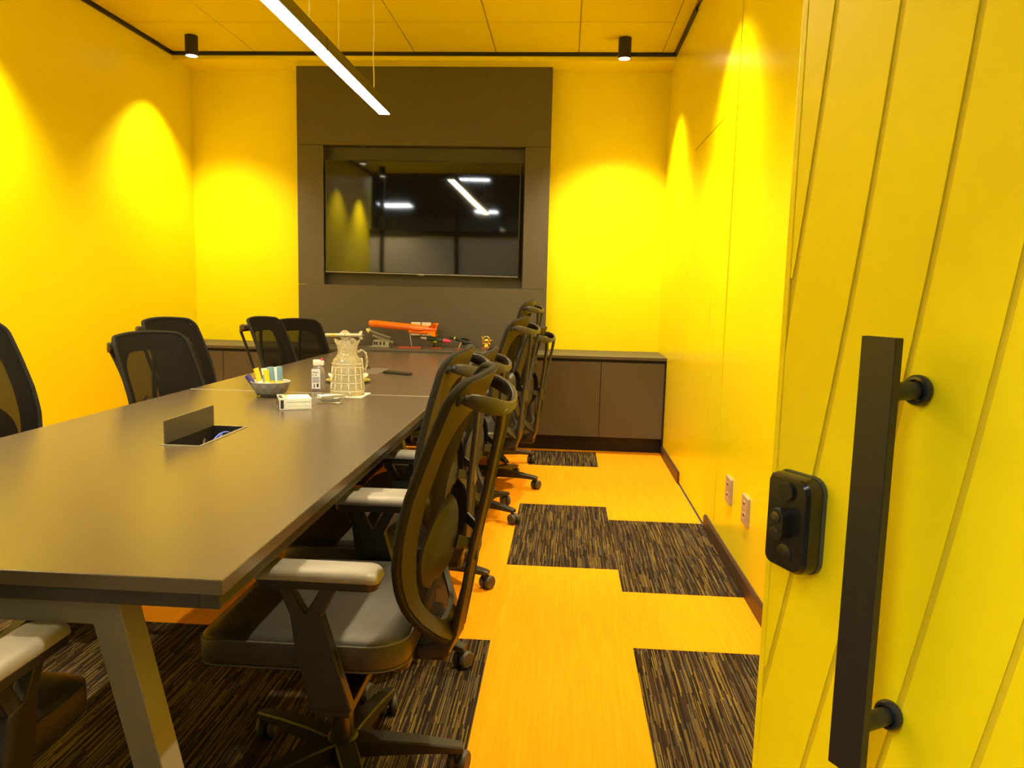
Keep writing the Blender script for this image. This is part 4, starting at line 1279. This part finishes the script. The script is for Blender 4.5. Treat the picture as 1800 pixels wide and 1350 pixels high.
box('stand_base', (-.095, -.045, 0), (.085, .045, .007), 'tube_grey', lm, 0.002)
tag(lm, 'grey launcher model with two slanted tubes and black-nosed rocket', 'model')

# green missile
gm = empty('green_missile_model', (-1.030, 6.03, WT))
A8 = alongX(math.radians(6))
n0 = Vector((-.125, 0, .086))
lathe('white_nose', [(.001, .0), (.006, .008), (.010, .028), (.011, .055)], 'white_paint', gm, 18, n0, A8)
lathe('fuselage', [(.011, .055), (.014, .075), (.016, .10), (.016, .165), (.015, .19)], 'green_paint', gm, 18, n0, A8)
lathe('pink_tail', [(.015, .19), (.0175, .20), (.0165, .215), (.008, .245), (.001, .258)], 'pink', gm, 18, n0, A8)
for rl in (0, PI / 2, PI, 3 * PI / 2):
    fin('wing', [(.080, .010), (.150, .010), (.125, .026), (.095, .026)], .003, 'green_paint', gm, rl + .4, A8, n0)
box('lime_patch', (-.012, -.022, .050), (.014, -.012, .062), 'lime_paint', gm, 0.002)
bm = bmesh.new(); add_tube(bm, [(-.01, 0, .006), (-.01, 0, .040), (-.012, 0, .072)], .005, 8, rr=[.010, .005, .005])
from_bm('stand_post', bm, 'dark_paint', gm, True)
lathe('stand_base', [(.050, 0), (.055, .002), (.055, .006), (.050, .008)], 'red_base', gm, 28)
tag(gm, 'dark green missile model with white nose and pink tail', 'model')

# black missile
km = empty('black_missile_model', (-.830, 6.04, WT))
A18 = alongX(math.radians(16))
n1 = Vector((-.088, 0, .098))
lathe('fuselage', [(.006, .0), (.011, .004), (.012, .02), (.012, .16), (.014, .165), (.014, .185), (.010, .19)], 'dark_paint', km, 16, n1, A18)
lathe('yellow_band', [(.0124, .042), (.0124, .050)], 'yellow_paint', km, 16, n1, A18)
for rl in (0.3, 0.3 + PI / 2, 0.3 + PI, 0.3 + 1.5 * PI):
    fin('wing', [(.085, .008), (.150, .008), (.165, .034), (.115, .030)], .003, 'dark_paint', km, rl, A18, n1)
bm = bmesh.new(); add_tube(bm, [(-.010, 0, .005), (-.002, 0, .030), (.010, 0, .055), (.012, 0, .066)], .005, 8)
from_bm('stand_arm', bm, 'white_paint', km, True)
lathe('stand_base', [(.040, 0), (.044, .002), (.044, .005), (.040, .006)], 'red_base', km, 24)
tag(km, 'black missile model with yellow band tilted on a white stand', 'model')

# gold statuette
gd = empty('gold_statuette', (-.607, 6.05, WT))
prism('stand_base', [(-.052, -.028), (.052, -.028), (.052, .028), (-.052, .028)], 'z', 0, .020, 'wood_base', gd, 0.003)
lathe('figure_body', [(.020, .020), (.024, .026), (.017, .042), (.013, .052), (.020, .062), (.024, .072), (.020, .084), (.008, .092)], 'gold', gd, 16, (-.012, 0, 0))
bm = bmesh.new()
add_tube(bm, [(-.012 + .030 * math.cos(a), -.004, .078 + .030 * math.sin(a)) for a in [2 * PI * i / 20 for i in range(20)]], .0035, 6, True)
from_bm('halo_ring', bm, 'gold', gd, True)
for pts in ([(-.03, 0, .085), (-.045, 0, .100), (-.050, 0, .112)], [(.008, 0, .070), (.028, 0, .078), (.040, 0, .084)], [(-.026, 0, .060), (-.040, 0, .048), (-.042, 0, .030)], [(.004, 0, .058), (.020, 0, .046), (.016, 0, .026)]):
    bm = bmesh.new(); add_tube(bm, pts, .004, 6, rr=[.006, .0045, .002]); from_bm('figure_limb', bm, 'gold', gd, True)
tag(gd, 'small golden statuette on a brown base at the right of the models', 'statuette')
